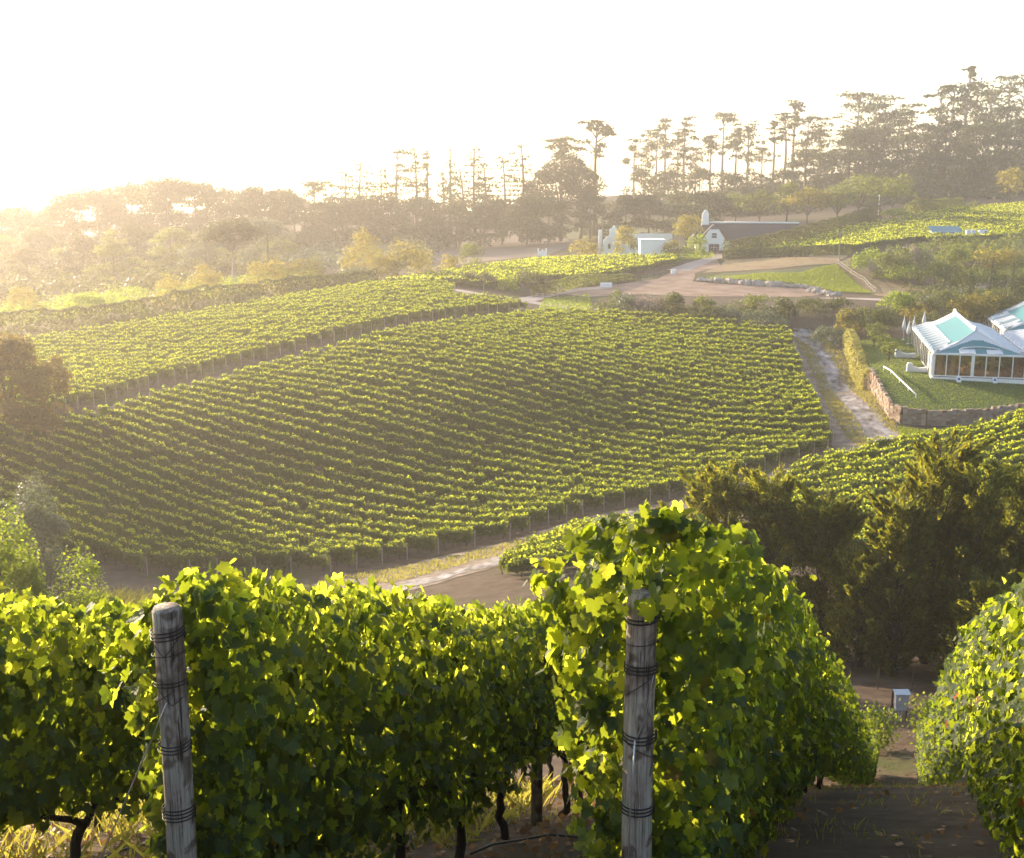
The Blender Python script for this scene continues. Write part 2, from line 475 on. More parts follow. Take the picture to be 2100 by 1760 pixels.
def strip(name, line, width, mat, lift=.06, wob=.15, seed=3, step=2.0):
    """a road along world points (x, y)"""
    L = [np.array(p, float) for p in line]
    left = []; right = []
    rng = RS(seed)
    pts = []
    for a, b_ in zip(L[:-1], L[1:]):
        k = max(1, int(np.linalg.norm(b_ - a) / step))
        for t in range(k): pts.append(a + (b_ - a) * t / k)
    pts.append(L[-1]); pts = np.array(pts)
    for _ in range(6): pts[1:-1] = (pts[:-2] + pts[2:] + 2 * pts[1:-1]) / 4
    d = np.gradient(pts, axis=0); d /= np.linalg.norm(d, axis=1)[:, None]
    nrm = np.stack([-d[:, 1], d[:, 0]], 1)
    w = width / 2 if np.isscalar(width) else np.interp(np.linspace(0, 1, len(pts)), np.linspace(0, 1, len(width)), width) / 2
    K = 5
    V = []
    for q in range(K):
        t = -1 + 2 * q / (K - 1)
        off = (w * t)
        if q in (0, K - 1): off = off + rng.normal(size=len(pts)) * wob
        xy = pts + nrm * (off if np.ndim(off) else np.full(len(pts), off))[:, None]
        V.append(np.stack([xy[:, 0], xy[:, 1], mesh_z(xy[:, 0], xy[:, 1]) + lift], 1))
    V = np.stack(V, 1)
    i = np.arange(V.shape[0] * K).reshape(-1, K)
    F = np.stack([i[:-1, 1:], i[:-1, :-1], i[1:, :-1], i[1:, 1:]], -1).reshape(-1, 4)[:, ::-1]
    me = np_mesh(name, V.reshape(-1, 3), F)
    if me.polygons[0].normal.z < 0: me.flip_normals()
    return structure(link(name, me, mat, smooth=True))

# ------------------------------------------------------------------ numbers as words
_ONE = "first second third fourth fifth sixth seventh eighth ninth tenth eleventh twelfth thirteenth fourteenth fifteenth sixteenth seventeenth eighteenth nineteenth".split()
_TEN = "x x twent thirt fort fift sixt sevent eight ninet".split()
def nth(i):
    if i < 20: return _ONE[i - 1]
    t, u = divmod(i, 10)
    return _TEN[t] + "ieth" if u == 0 else _TEN[t] + "y-" + _ONE[u - 1]

# ------------------------------------------------------------------ vineyard rows on the valley floor
RD = np.array([-.9326, .3610])     # row direction in plan
PD = np.array([.3610, .9326])      # across the rows
def clip_row(p, poly):
    """segments (s0,s1) of the row line with offset p inside the polygon"""
    P = np.array(poly); a = P @ PD - p; s = P @ RD
    xs = []
    for i in range(len(P)):
        j = (i + 1) % len(P)
        if (a[i] > 0) != (a[j] > 0):
            t = a[i] / (a[i] - a[j]); xs.append(s[i] + t * (s[j] - s[i]))
    xs.sort()
    return list(zip(xs[::2], xs[1::2]))
def field_row(rng, p, s0, s1, dens, size, label, group, posts=True, ht=1.95, rd=RD, pd=PD, bark=True, mat=("field_leaf", "field_sunlit_crest")):
    L = s1 - s0
    n = int(L * dens)
    if n < 20: return None
    s = rng.uniform(s0, s1, n)
    # vines 1.3 m apart make soft lumps, some vines are weaker
    vi = np.floor((s - s0) / 1.3).astype(int)
    K = vi.max() + 2
    vh = rng.normal(0, .10, K); vw = rng.uniform(.8, 1.2, K)
    weak = rng.random(K) < .07
    vh[weak] -= rng.uniform(.2, .6, weak.sum())
    drift = .05 * np.sin(s * .21 + p) + .04 * np.sin(s * .07 + 2 * p)
    top = ht + vh[vi] + drift + .10 * np.sin((s - s0) / 1.3 * 6.28) + rng.normal(0, .05, n)
    bot = .55 + rng.normal(0, .08, n)
    u = rng.random(n)
    kind = rng.random(n)
    side = kind < .72
    hw = .29 * vw[vi]
    h = np.where(side, bot + (top - .12 - bot) * u ** .75, top - .10 + .22 * rng.random(n) ** 1.4)
    c = np.where(side, np.where(rng.random(n) < .6, -1, 1) * hw * rng.uniform(.8, 1.1, n), rng.uniform(-.8, .8, n) * hw)
    shoot = rng.random(n) < .03
    h = np.where(shoot, top + rng.uniform(0, .3, n), h)
    xy = s[:, None] * rd + (p + c)[:, None] * pd
    # ground along the row
    ss = np.linspace(s0, s1, max(2, int(L / 3)))
    gz = hz(ss * rd[0] + p * pd[0], ss * rd[1] + p * pd[1])
    z = np.interp(s, ss, gz) + h
    P = np.stack([xy[:, 0], xy[:, 1], z], 1)
    sg = np.where(side, np.sign(c), rng.choice([-1, 1], n))
    N = np.stack([sg * pd[0], sg * pd[1], np.where(side, .10, .35)], 1)
    V, Fq = leaf_quads(rng, P, N, np.where(side, size, size * .72), .85, .5)
    # solid core strip inside the canopy, added to block sun from behind
    m2 = max(2, int(L / 1.3)); sc_ = np.linspace(s0 + .15, s1 - .15, m2)
    vv = np.clip(np.floor((sc_ - s0) / 1.3).astype(int), 0, K - 1)
    tz = ht + vh[vv] - .26; gz2 = hz(sc_ * rd[0] + p * pd[0], sc_ * rd[1] + p * pd[1])
    ring = []
    for cw, hh in ((-.13, None), (-.11, tz), (.11, tz), (.13, None)):
        X = sc_ * rd[0] + (p + cw) * pd[0]; Y = sc_ * rd[1] + (p + cw) * pd[1]
        ring.append(np.stack([X, Y, gz2 + (.6 if hh is None else hh)], 1))
    R4 = np.stack(ring, 1).reshape(-1, 3)
    ii = np.arange(m2 * 4).reshape(m2, 4); FF = []
    for q in range(4):
        w_ = (q + 1) % 4
        FF.append(np.stack([ii[:-1, q], ii[1:, q], ii[1:, w_], ii[:-1, w_]], 1))
    Fq = np.concatenate([Fq, np.concatenate(FF) + len(V)]); V = np.concatenate([V, R4])
    me = np_mesh("vine_row", V - np.array([V[0, 0], V[0, 1], V[0, 2]]), Fq)
    o = link("vine_row", me, mat)
    mi = np.zeros(len(Fq), np.int32); mi[:n] = (~side) & (rng.random(n) < .8); set_mats(me, mi)
    o.location = V[0]
    tag(o, label, "vine row", group)
    if bark:
        ends = []
        if posts:
            ends = [s0 - .25, s1 + .25]
            for sp in ends:
                x = sp * rd[0] + p * pd[0]; y = sp * rd[1] + p * pd[1]; zz = h1(x, y)
                o_ = Vector(V[0].tolist())
                q = MB().tube([Vector((x, y, zz - .1)) - o_, Vector((x + rng.normal(0, .04), y, zz + 1.75)) - o_], .055, 6)
                q.build("end_post", "field_post", o)
        mb = MB(); o_ = Vector(V[0].tolist())
        for k in range(K - 1):
            sk = s0 + (k + .5) * 1.3 + rng.normal(0, .1)
            if sk > s1 or L > 400: continue
            x = sk * rd[0] + p * pd[0]; y = sk * rd[1] + p * pd[1]; zz = float(np.interp(sk, ss, gz))
            mb.tube([Vector((x, y, zz - .05)) - o_, Vector((x + rng.normal(0, .06), y + rng.normal(0, .06), zz + .75)) - o_], [.05, .035], 3, cap=False)
        if mb.v:
            t = mb.build("stems", "vine_bark", o); t["kind"] = "stuff"
    return o
def block(poly, where, group, dens, size, seed, spacing=2.5, p_start=None, first="front", rd=RD, pd=PD, ht=1.95, posts=True, minlen=4, dens_near=None):
    rng = RS(seed)
    P = np.array(poly); a = P @ pd
    ps = np.arange(a.min() + spacing * .5, a.max(), spacing)
    rows = []
    for p in ps:
        ax = P @ pd - p; s = P @ rd; xs = []
        for i in range(len(P)):
            j = (i + 1) % len(P)
            if (ax[i] > 0) != (ax[j] > 0):
                t = ax[i] / (ax[i] - ax[j]); xs.append(s[i] + t * (s[j] - s[i]))
        xs.sort()
        segs = [(q0 + rng.uniform(0, .6), q1 - rng.uniform(0, .6)) for q0, q1 in zip(xs[::2], xs[1::2]) if q1 - q0 > minlen]
        for sg in segs: rows.append((p, sg))
    for k, (p, (s0, s1)) in enumerate(rows):
        field_row(rng, p, s0, s1, dens, size, "%s vine row from the %s, %s" % (nth(k + 1), first, where), group, posts=posts, rd=rd, pd=pd, ht=ht)
    return len(rows)

A_poly = world_poly([(1112, 652), (1250, 655), (1400, 662), (1500, 672), (1618, 692), (1650, 780), (1690, 860), (1712, 918), (1640, 945), (1560, 968), (1400, 1018), (1179, 1060), (1070, 1100), (872, 1142), (690, 1172), (500, 1180), (340, 1184)]) \
    + [tuple(onG(0, 104)[:2]), tuple(onG(-280, 112)[:2]), tuple(onG(-280, 140)[:2])] + world_poly([(80, 885), (170, 872), (345, 820), (540, 768), (800, 694), (960, 672)])
B_poly = world_poly([(40, 872), (118, 852), (330, 790), (530, 740), (780, 678), (960, 650), (1108, 636), (930, 618), (932, 597), (775, 594), (560, 628), (300, 673), (100, 705), (-10, 720), (-150, 750), (-200, 830)])
nA = block(A_poly, "in the large central block", "vine rows of the central field", 135, .27, 11)
nB = block(B_poly, "beyond the dirt lane", "vine rows beyond the dirt lane", 100, .28, 12, first="lane end")
print("rows", nA, nB)

# ------------------------------------------------------------------ foreground vine rows
FD = np.array([.328, .9447]); FP = np.array([.9447, -.328])
def F3(s, p, h=0.0):
    x = s * FD[0] + p * FP[0]; y = s * FD[1] + p * FP[1]
    return Vector((x, y, h1(x, y) + h))
def leaf_templates():
    T = []
    for k, (fold, curl) in enumerate([(.25, -.25), (.5, -.45), (.1, .35), (.35, -.7), (-.2, -.3)]):
        rng = RS(100 + k)
        ang = np.radians([-90, -62, -38, -12, 8, 28, 48, 66, 90, 114, 132, 152, 172, 192, 218, 242])
        r = np.array([.18, .50, .60, .44, .56, .64, .40, .60, .72, .60, .40, .64, .56, .44, .60, .50])
        a2 = np.linspace(ang[0], ang[0] + 2 * np.pi, 31)[:-1]
        r = np.interp(a2, np.r_[ang, ang[0] + 2 * np.pi], np.r_[r, r[0]]); ang = a2
        r = r * rng.uniform(.88, 1.1, len(r)) * np.where(np.arange(len(r)) % 2, 1.04, .93)
        x = r * np.cos(ang); y = r * np.sin(ang) + .1
        z = fold * np.abs(x) * .6 + curl * (x * x + y * y) * .8
        V = np.concatenate([[[0, .0, -.02]], np.stack([x, y, z], 1)])
        n = len(ang)
        Fc = np.array([[0, 1 + i, 1 + (i + 1) % n] for i in range(n)])
        T.append((V, Fc))
    return T
LT = leaf_templates()
def grape_leaves(rng, P, N, tip, size):
    """real lobed leaves: P centres, N blade normals, tip directions, size widths"""
    N = unit(N); X = unit(np.cross(tip, N)); Y = np.cross(N, X)
    Vs = []; Fs = []; base = 0
    w = rng.integers(0, len(LT), len(P))
    for k, (V, Fc) in enumerate(LT):
        m_ = w == k
        if not m_.any(): continue
        s = size[m_][:, None, None]
        q = P[m_][:, None, :] + s * (V[None, :, 0:1] * X[m_][:, None] + V[None, :, 1:2] * Y[m_][:, None] + V[None, :, 2:3] * N[m_][:, None])
        nV = len(V); c = len(q)
        Vs.append(q.reshape(-1, 3)); Fs.append((Fc[None] + (np.arange(c) * nV)[:, None, None] + base).reshape(-1, 3)); base += c * nV
    return np.concatenate(Vs), np.concatenate(Fs)

def canopy_points(rng, s0, s1, p, dens, top, bot, hw, cap0=True, seed=0, taper=0.0, rise=0.0):
    L = s1 - s0; n = int(L * dens)
    s = rng.uniform(s0, s1, n)
    side = rng.random(n)
    core = rng.random(n) < .22
    kind = np.where(side < .40, -1, np.where(side < .80, 1, 0))   # left, right, top
    if cap0:
        k = int(dens * .55)
        s[:k] = s0 + np.abs(rng.normal(0, .10, k)); kind[:k] = 2
    nz = RS(seed)
    tt = top + .10 * smooth_noise(nz, s, 0 * s, 1.7) + .07 * smooth_noise(nz, s, 0 * s, .6)
    far_ = np.clip((s - 6.0) / 7.0, 0, 1); tt = tt - taper * far_
    bb = bot + rise * np.clip((s - 7.8) / 2.0, 0, 1) + .10 * smooth_noise(nz, s, 0 * s, 1.3)
    u = rng.random(n)
    h = bb + (tt - bb) * u
    wn = 1 + .22 * smooth_noise(nz, s, h * 1.1, 1.1) + .10 * smooth_noise(nz, s * 1.3, h, .35)
    prof = hw * (1 - .5 * taper * far_) * (.72 + .42 * np.clip((h - .5) / 1.3, 0, 1)) * wn
    rt = np.clip((tt - h) / .30, 0, 1); prof = prof * np.sqrt(np.clip(1 - (1 - rt) ** 2, .04, 1))
    inner = np.minimum(np.abs(rng.exponential(.055, n)), .3)
    c = np.where(kind == -1, -prof + inner, np.where(kind == 1, prof - inner, rng.uniform(-1, 1, n) * prof))
    c = np.where(core & (kind != 0), rng.uniform(-.5, .5, n) * prof, c)
    m_ = kind == 0
    h = np.where(m_, tt - .22 * (c / hw) ** 2 + .08 - .28 * rng.random(n), h)
    nx = np.where(kind == -1, -1.0, np.where(kind == 1, 1.0, rng.choice([-1, 1], n)))
    nzv = np.where(m_, .45, .35 + .8 * (rt < 1) * (1 - rt))
    ns = np.where(kind == 2, -1.3, 0)
    nx = np.where(kind == 2, c, nx)
    return s, p + c, h, nx, ns, nzv, kind
def to_world(s, p, h):
    x = s * FD[0] + p * FP[0]; y = s * FD[1] + p * FP[1]
    return np.stack([x, y, hz(x, y) + h], 1)
def fore_row(seed, p, s0, s1, near, dens, top, bot, hw, label, trunks, shoots=0, cap=True, post=None, size=(.048, .088), far_dens=420, skirt=0, extra=None, taper=0.0, rise=0.0):
    rng = RS(seed)
    root = empty("vine_row", F3(s0, p), label, "vine row", "foreground vine rows running downhill")
    org = root.location
    parts = []
    # near part with lobed leaves
    s, pp, h, nx, ns, nzv, kind = canopy_points(rng, s0, near, p, dens, top, bot, hw, cap, seed, taper, rise)
    if post is not None:
        keep = ~((np.abs(pp - post[1]) < .10) & (s < post[0] + .12) & (h < 1.93 + .03))
        s, pp, h, nx, ns, nzv = [a[keep] for a in (s, pp, h, nx, ns, nzv)]
    if extra is not None:
        es, ep, eh = extra(rng)
        if p == R2P:
            k2 = 46; es = np.r_[es, 5.1 - rng.uniform(.05, .2, k2)]; ep = np.r_[ep, p + rng.uniform(-.22, .2, k2)]; eh = np.r_[eh, rng.uniform(1.93, 2.15, k2)]
        s = np.r_[s, es]; pp = np.r_[pp, ep]; h = np.r_[h, eh]; nx = np.r_[nx, rng.uniform(-1, .3, len(es))]; ns = np.r_[ns, rng.uniform(-1, 0, len(es))]; nzv = np.r_[nzv, rng.uniform(0, .6, len(es))]
    P = to_world(s, pp, h)
    N = nx[:, None] * np.r_[FP, 0] + ns[:, None] * np.r_[FD, 0] + nzv[:, None] * np.array([0, 0, 1.0])
    N = unit(N) + rng.normal(size=P.shape) * .42
    tip = np.array([0, 0, -1.0]) + .35 * unit(N) + rng.normal(size=P.shape) * .35
    V, Fc = grape_leaves(rng, P, N, tip, rng.uniform(size[0], size[1], len(P)) * np.where(rng.random(len(P)) < .2, .7, 1))
    Vs = [V]; Fs = [Fc]; base = len(V)
    # shoots standing out of the top, leaves along them
    sh = MB()
    for k in range(shoots):
        sk = rng.uniform(s0, near); pk = p + rng.uniform(-1, 1) * hw * .8
        L = rng.uniform(.14, .30) * (1 if sk < s0 + 4 else .6); d = np.array([rng.normal(0, .35), rng.normal(0, .35), 1.0]); d[:2] += (pk - p) * FP * .5
        a = np.array(F3(sk, pk, top - .24 - taper * min(1, max(0, (sk - 6) / 7)))); pts = []
        for j in range(6):
            t = j / 5; pts.append(a + d * L * t + np.array([0, 0, -.25 * L * t * t]) + np.array([d[0], d[1], 0]) * L * t * t * .5)
        MB().tube([Vector(q) - org for q in pts], [.005, .0045, .004, .0035, .003, .002], 5).build("shoot", "green_stem", root, True)
        m_ = rng.integers(6, 10); tt = np.linspace(.3, 1, m_)
        Q = np.stack([np.interp(tt, np.linspace(0, 1, 6), [q[i] for q in pts]) for i in range(3)], 1) + rng.normal(size=(m_, 3)) * .035
        V, Fc = grape_leaves(rng, Q, rnd_dir(rng, m_) + [0, 0, .7], rnd_dir(rng, m_) + [0, 0, -.6], (.085 - .045 * tt) * rng.uniform(.8, 1.2, m_))
        Vs.append(V); Fs.append(Fc + base); base += len(V)
    V = np.concatenate(Vs) - np.array(org); Fc = np.concatenate(Fs)
    fo = link("foliage", np_mesh("foliage", V, Fc), ("vine_leaf", "sunlit_crest_leaf"), root)
    nf = 30
    crest_lit = np.zeros(len(Fc) // nf, np.int32); crest_lit[:len(h)] = (rng.random(len(h)) < np.clip((h - top + .55) / .36, .04, .75)); crest_lit[len(h):] = 1  # leaves near the top and on shoots get the painted sunlit tone
    set_mats(fo.data, np.repeat(crest_lit, nf))
    # the dense inside of the canopy
    n_ = int((s1 - s0) * 380)
    si = rng.uniform(s0 + .12, s1, n_); hi = rng.uniform(bot + rise * np.clip((si - 7.8) / 2.0, 0, 1) + .08, top - .34 - taper * np.clip((si - 6) / 7, 0, 1), n_); ci = rng.normal(0, .07, n_)
    if post is not None: ci = np.where(si < s0 + .4, ci * .6, ci)
    V, Fq = leaf_quads(rng, to_world(si, p + ci, hi), np.tile(np.r_[FP, 0.2], (n_, 1)), .17, .95, .5)
    link("inner_foliage", np_mesh("inner_foliage", V - np.array(org), Fq), "vine_leaf", root)
    if s1 > near:
        s, pp, h, nx, ns, nzv, kind = canopy_points(rng, near, s1, p, far_dens, top - .02, bot, hw, False, seed + 5, taper, rise)
        P = to_world(s, pp, h)
        N = nx[:, None] * np.r_[FP, 0] + nzv[:, None] * np.array([0, 0, 1.0])
        V, Fq = leaf_quads(rng, P, N, .125, .9, .5)
        link("far_foliage", np_mesh("far_foliage", V - np.array(org), Fq), "vine_leaf", root)
    for (sk, r, hh, kind) in trunks:
        a = F3(sk, p + rng.normal(0, .03), -.05)
        if kind == 'post':
            MB().tube([a - org, F3(sk, p, hh) - org], r, 12).build("line_post", "weathered_wood", root, True)
            continue
        pts = []; ax = rng.normal(0, .05, 2); b2 = rng.normal(0, .04, 2)
        for j in range(9):
            t = j / 8
            pts.append(a - org + Vector((ax[0] * math.sin(t * 3.1) + b2[0] * t + .012 * rng.normal(), ax[1] * math.sin(t * 4) + b2[1] * t, hh * t)))
        rr = [r * (1.5 if j == 0 else 1.05 - .03 * j + .12 * rng.random()) for j in range(9)]
        tr = MB().tube(pts, rr, 9)
        # two arms trained along the wire
        for sg in (-1, 1):
            e = pts[-1] + Vector((FD[0] * sg * .5, FD[1] * sg * .5, .12 + (-.42 * .945 * sg * .5)))
            tr.tube([pts[-1] - Vector((0, 0, .03)), pts[-1] + Vector((FD[0] * sg * .12, FD[1] * sg * .12, .08)), e], [r * .7, r * .6, r * .35], 6)
        tr.build("trunk", "vine_bark", root, True)
    return root

noise_mat("green_stem", [(.10, .10, .03), (.22, .15, .05)], scale=30, rough=.6)
# weathered post wood: grey with vertical grain, cracks and pale green patches
m, n, b, out = new_mat("weathered_wood")
tc = n.nodes.new("ShaderNodeTexCoord")
mp = n.nodes.new("ShaderNodeMapping"); mp.inputs["Scale"].default_value = (1, 1, .045)
n.links.new(tc.outputs["Object"], mp.inputs[0])
def _t(src, scale, detail=6, rough=.6):
    t = n.nodes.new("ShaderNodeTexNoise"); t.inputs["Scale"].default_value = scale; t.inputs["Detail"].default_value = detail; t.inputs["Roughness"].default_value = rough
    n.links.new(src, t.inputs["Vector"]); return t
g1 = _t(mp.outputs[0], 55, 8, .7); g2 = _t(tc.outputs["Object"], 4, 5); g3 = _t(mp.outputs[0], 130, 4)
ra = _ramp(n, [(.10, .075, .058), (.32, .26, .21), (.52, .45, .38)], [.32, .46, .68]); n.links.new(g1.outputs[0], ra.inputs[0])
rb = _ramp(n, [(.42, .34, .30), (1, 1, 1), (.95, 1.1, 1.0)], [.36, .5, .66]); n.links.new(g2.outputs[0], rb.inputs[0])
mu = n.nodes.new("ShaderNodeMixRGB"); mu.blend_type = 'MULTIPLY'; mu.inputs[0].default_value = .85
n.links.new(ra.outputs[0], mu.inputs[1]); n.links.new(rb.outputs[0], mu.inputs[2]); n.links.new(mu.outputs[0], b.inputs["Base Color"])
b.inputs["Roughness"].default_value = .85; b.inputs["Specular IOR Level"].default_value = .2
vo = n.nodes.new("ShaderNodeTexNoise"); vo.inputs["Scale"].default_value = 5.5; vo.inputs["Detail"].default_value = 3; vo.inputs["Distortion"].default_value = 1.2
n.links.new(tc.outputs["Object"], vo.inputs["Vector"])
rk = _ramp(n, [(.30, .24, .20), (1, 1, 1)], [.38, .47]); n.links.new(vo.outputs[0], rk.inputs[0])
rc = _ramp(n, [(.18, .14, .12), (1, 1, 1)], [.36, .41]); n.links.new(g3.outputs[0], rc.inputs[0])
m2 = n.nodes.new("ShaderNodeMixRGB"); m2.blend_type = 'MULTIPLY'; m2.inputs[0].default_value = .8; n.links.new(mu.outputs[0], m2.inputs[1]); n.links.new(rk.outputs[0], m2.inputs[2])
m3 = n.nodes.new("ShaderNodeMixRGB"); m3.blend_type = 'MULTIPLY'; m3.inputs[0].default_value = .9; n.links.new(m2.outputs[0], m3.inputs[1]); n.links.new(rc.outputs[0], m3.inputs[2])
n.links.new(m3.outputs[0], b.inputs["Base Color"])
bp = n.nodes.new("ShaderNodeBump"); bp.inputs["Strength"].default_value = .9; bp.inputs["Distance"].default_value = .012
n.links.new(g1.outputs[0], bp.inputs["Height"]); n.links.new(bp.outputs[0], b.inputs["Normal"])
flat_mat("black_wire", (.02, .018, .017), rough=.5)
flat_mat("steel_wire", (.45, .45, .46), rough=.35, metallic=.8)

R1P, R2P, R3P, R0P = -3.26, -1.15, .96, -5.37
def left_fringe(s_, p_, lo, hi, n_, wid):
    def f(rng):
        h = rng.uniform(lo, hi, n_)
        return s_ + rng.normal(0, .10, n_), p_ - .10 - np.minimum(np.abs(rng.normal(0, wid, n_)), wid * 1.5) * (.45 + .55 * (h - lo) / (hi - lo)), h
    return f
tr0 = [(s, .04, .62, 'v') for s in (5.0, 6.2, 7.5, 8.7, 9.9, 11.2, 12.4, 13.6, 14.9, 16.1, 17.3, 18.6)]
tr1 = [(s, .036, .66, 'v') for s in (5.5, 6.8, 8.0, 9.2, 10.9, 11.6, 12.5, 13.6, 14.8, 16.0, 17.3)] + [(10.1, .055, 1.9, 'post'), (16.4, .055, 1.9, 'post')]
tr2 = [(s, .038, .62, 'v') for s in (6.0, 7.2, 8.4, 9.6, 10.8, 12.1, 13.3, 14.6, 16, 17.4)] + [(11.3, .055, 1.9, 'post')]
tr3 = [(s, .038, .60, 'v') for s in (7.3, 8.5, 9.8, 11, 12.3, 13.5, 15, 16.3)]
fore_row(21, R0P, 2.0, 12.0, 12.0, 1250, 2.14, .62, .34, "vine row farthest left, behind the post at the left", tr0, shoots=40, cap=False) 
fore_row(22, R1P, 4.62, 48, 13.5, 1500, 2.14, .42, .36, "long vine row starting at the left wooden post", tr1, rise=.30, shoots=44, post=(4.52, R1P), extra=left_fringe(4.66, R1P, .75, 1.95, 70, .14))
fore_row(23, R2P, 5.15, 48, 13.5, 1600, 2.36, .24, .42, "tall vine row rising over the right wooden post", tr2, taper=.48, shoots=60, post=(5.1, R2P), extra=left_fringe(5.18, R2P, .7, 2.2, 150, .24))
fore_row(24, R3P, 6.2, 49, 13.5, 1450, 2.20, .26, .36, "sunlit vine row cut off by the right edge", tr3, shoots=40)
fore_row(25, R0P - 2.11, 3.0, 18, 4.0, 300, 2.0, .6, .32, "vine row glimpsed under the leaves of the left rows", [(s, .035, .62, 'v') for s in (9, 10.3, 11.6, 13, 14.3)], far_dens=160, cap=False)

def wooden_post(u, v, zc, label, ties, diag, seed):
    r = ((u - CU) / FPX, cP - (v - CV) / FPX * sP, -sP - (v - CV) / FPX * cP)
    x, y, z = r[0] * zc, r[1] * zc, r[2] * zc
    g = h1(x, y); H = z - g
    rng = RS(seed)
    root = empty("wooden_post", (x, y, g), label, "post", "round wooden end posts")
    # shaft with a slightly uneven round
    mb = MB(); nn = 28; vs = []; fs = []
    zs = np.concatenate([np.linspace(-.3, H - .015, 24), [H]])
    ph = rng.uniform(0, 6, 3)
    for k, zz in enumerate(zs):
        rr = .072 - .004 * zz / H
        if k == len(zs) - 1: rr -= .006
        for j in range(nn):
            t = 2 * math.pi * j / nn
            q = rr * (1 + .018 * math.sin(2 * t + ph[0]) + .012 * math.sin(5 * t + ph[1] + zz) + .01 * math.sin(9 * t + ph[2] + 2 * zz))
            vs.append((q * math.cos(t) + .006 * math.sin(zz * 2 + ph[1]), q * math.sin(t), zz))
    for k in range(len(zs) - 1):
        for j in range(nn):
            fs.append((k * nn + j, k * nn + (j + 1) % nn, (k + 1) * nn + (j + 1) % nn, (k + 1) * nn + j))
    fs.append(tuple((len(zs) - 1) * nn + j for j in range(nn)))
    mb.add(vs, fs).build("shaft", "weathered_wood", root, True)
    for (dv, turns, wr) in ties:
        zt = H - dv
        q = MB()
        N = 22 * turns
        pts = []
        for k in range(N + 1):
            t = 2 * math.pi * k / 22
            pts.append(Vector((.0775 * math.cos(t), .0765 * math.sin(t), zt + (k / N - .5) * .018 * turns + .005 * math.sin(t + dv * 9))))
        q.tube(pts, wr, 6).build("wire_tie", "black_wire", root, True)
    for pts, wr, mat, nm in diag:
        P3 = []
        for (a, dz) in pts:       # a = angle round the post from the camera side
            t = -math.pi / 2 + a
            P3.append(Vector((.0765 * math.cos(t), .0765 * math.sin(t), H - dz)))
        MB().tube(P3, wr, 6).build(nm, mat, root, True)
    return root, H
def arc(a0, d0, a1, d1, k=6):
    return [(a0 + (a1 - a0) * i / k, d0 + (d1 - d0) * i / k) for i in range(k + 1)]
p1, H1 = wooden_post(340, 1245, 5.65, "weathered round wooden post at left, sawn top showing above the leaves",
    [(.125, 3, .0034), (.37, 2, .003), (.69, 3, .003), (1.04, 4, .0034), (1.42, 3, .003), (.225, 1, .002)],
    [(arc(-.9, .14, 0, .22), .002, "black_wire", "diagonal_wire"), (arc(.9, .14, 0, .22), .002, "black_wire", "diagonal_wire"),
     (arc(-1.2, .47, .5, .385), .002, "black_wire", "diagonal_wire"), (arc(-.5, .385, .3, .46) + arc(.3, .46, 1.0, .43), .002, "black_wire", "diagonal_wire")], 5)
p2, H2 = wooden_post(1319, 1213, 5.5, "weathered round wooden post at centre right, its top buried in vine leaves",
    [(.125, 2, .004), (.365, 3, .0034), (.70, 3, .0036), (1.07, 3, .0036), (1.45, 2, .003), (.24, 1, .002)],
    [(arc(-1.2, .49, .7, .38), .002, "black_wire", "diagonal_wire"), (arc(.7, .38, .1, .60) + arc(.1, .60, -.35, .70), .0025, "steel_wire", "diagonal_wire"),
     (arc(-1.2, .71, 1.2, .80), .002, "black_wire", "diagonal_wire")], 6)
# galvanised anchor wires
q = p1.location
a = q + Vector((.0, -.085, H1 - .44)); bq = q + Vector((-.085, -.03, H1 - .62)); c = F3(4.1, R1P - .55, .0)
tag(MB().tube([a, bq, bq.lerp(c, .5) + Vector((-.01, 0, 0)), c], .0032, 6).build("anchor_wire", "steel_wire", None, True), "thin galvanised anchor wire slanting down beside the left wooden post", "wire")
q = p2.location
tag(MB().tube([q + Vector((-.03, -.083, H2 - .69)), q + Vector((-.042, -.084, H2 - .95)), q + Vector((-.05, -.09, H2 - 1.4)), q + Vector((-.06, -.12, 0))], .0035, 6).build("anchor_wire", "steel_wire", None, True), "twisted pale wire hanging down the front of the centre right post", "wire")
# trellis wires along the rows
for (p_, s0, s1, nm) in ((R1P, 4.55, 17, "left post"), (R2P, 5.15, 17, "right post")):
    for hh in (.66, 1.0, 1.35, 1.65, 1.9):
        pass
# irrigation hoses
def hose(pix, label, rr=.011, lift=.03):
    pts = [hit(u, v) + Vector((0, 0, lift + .02 * (i % 2))) for i, (u, v) in enumerate(pix)]
    tag(MB().tube(pts, rr, 7).build("irrigation_hose", "black_hose", None, True), label, "hose", "irrigation hoses on the soil")
flat_mat("black_hose", (.05, .045, .04), rough=.45)
hose([(965, 1758), (1010, 1742), (1060, 1730), (1130, 1722), (1190, 1724), (1260, 1712)], "thin dark hose on the soil between the two wooden posts")
hose([(215, 1765), (265, 1750), (330, 1733), (350, 1729)], "thin dark hose on the soil left of the left wooden post")
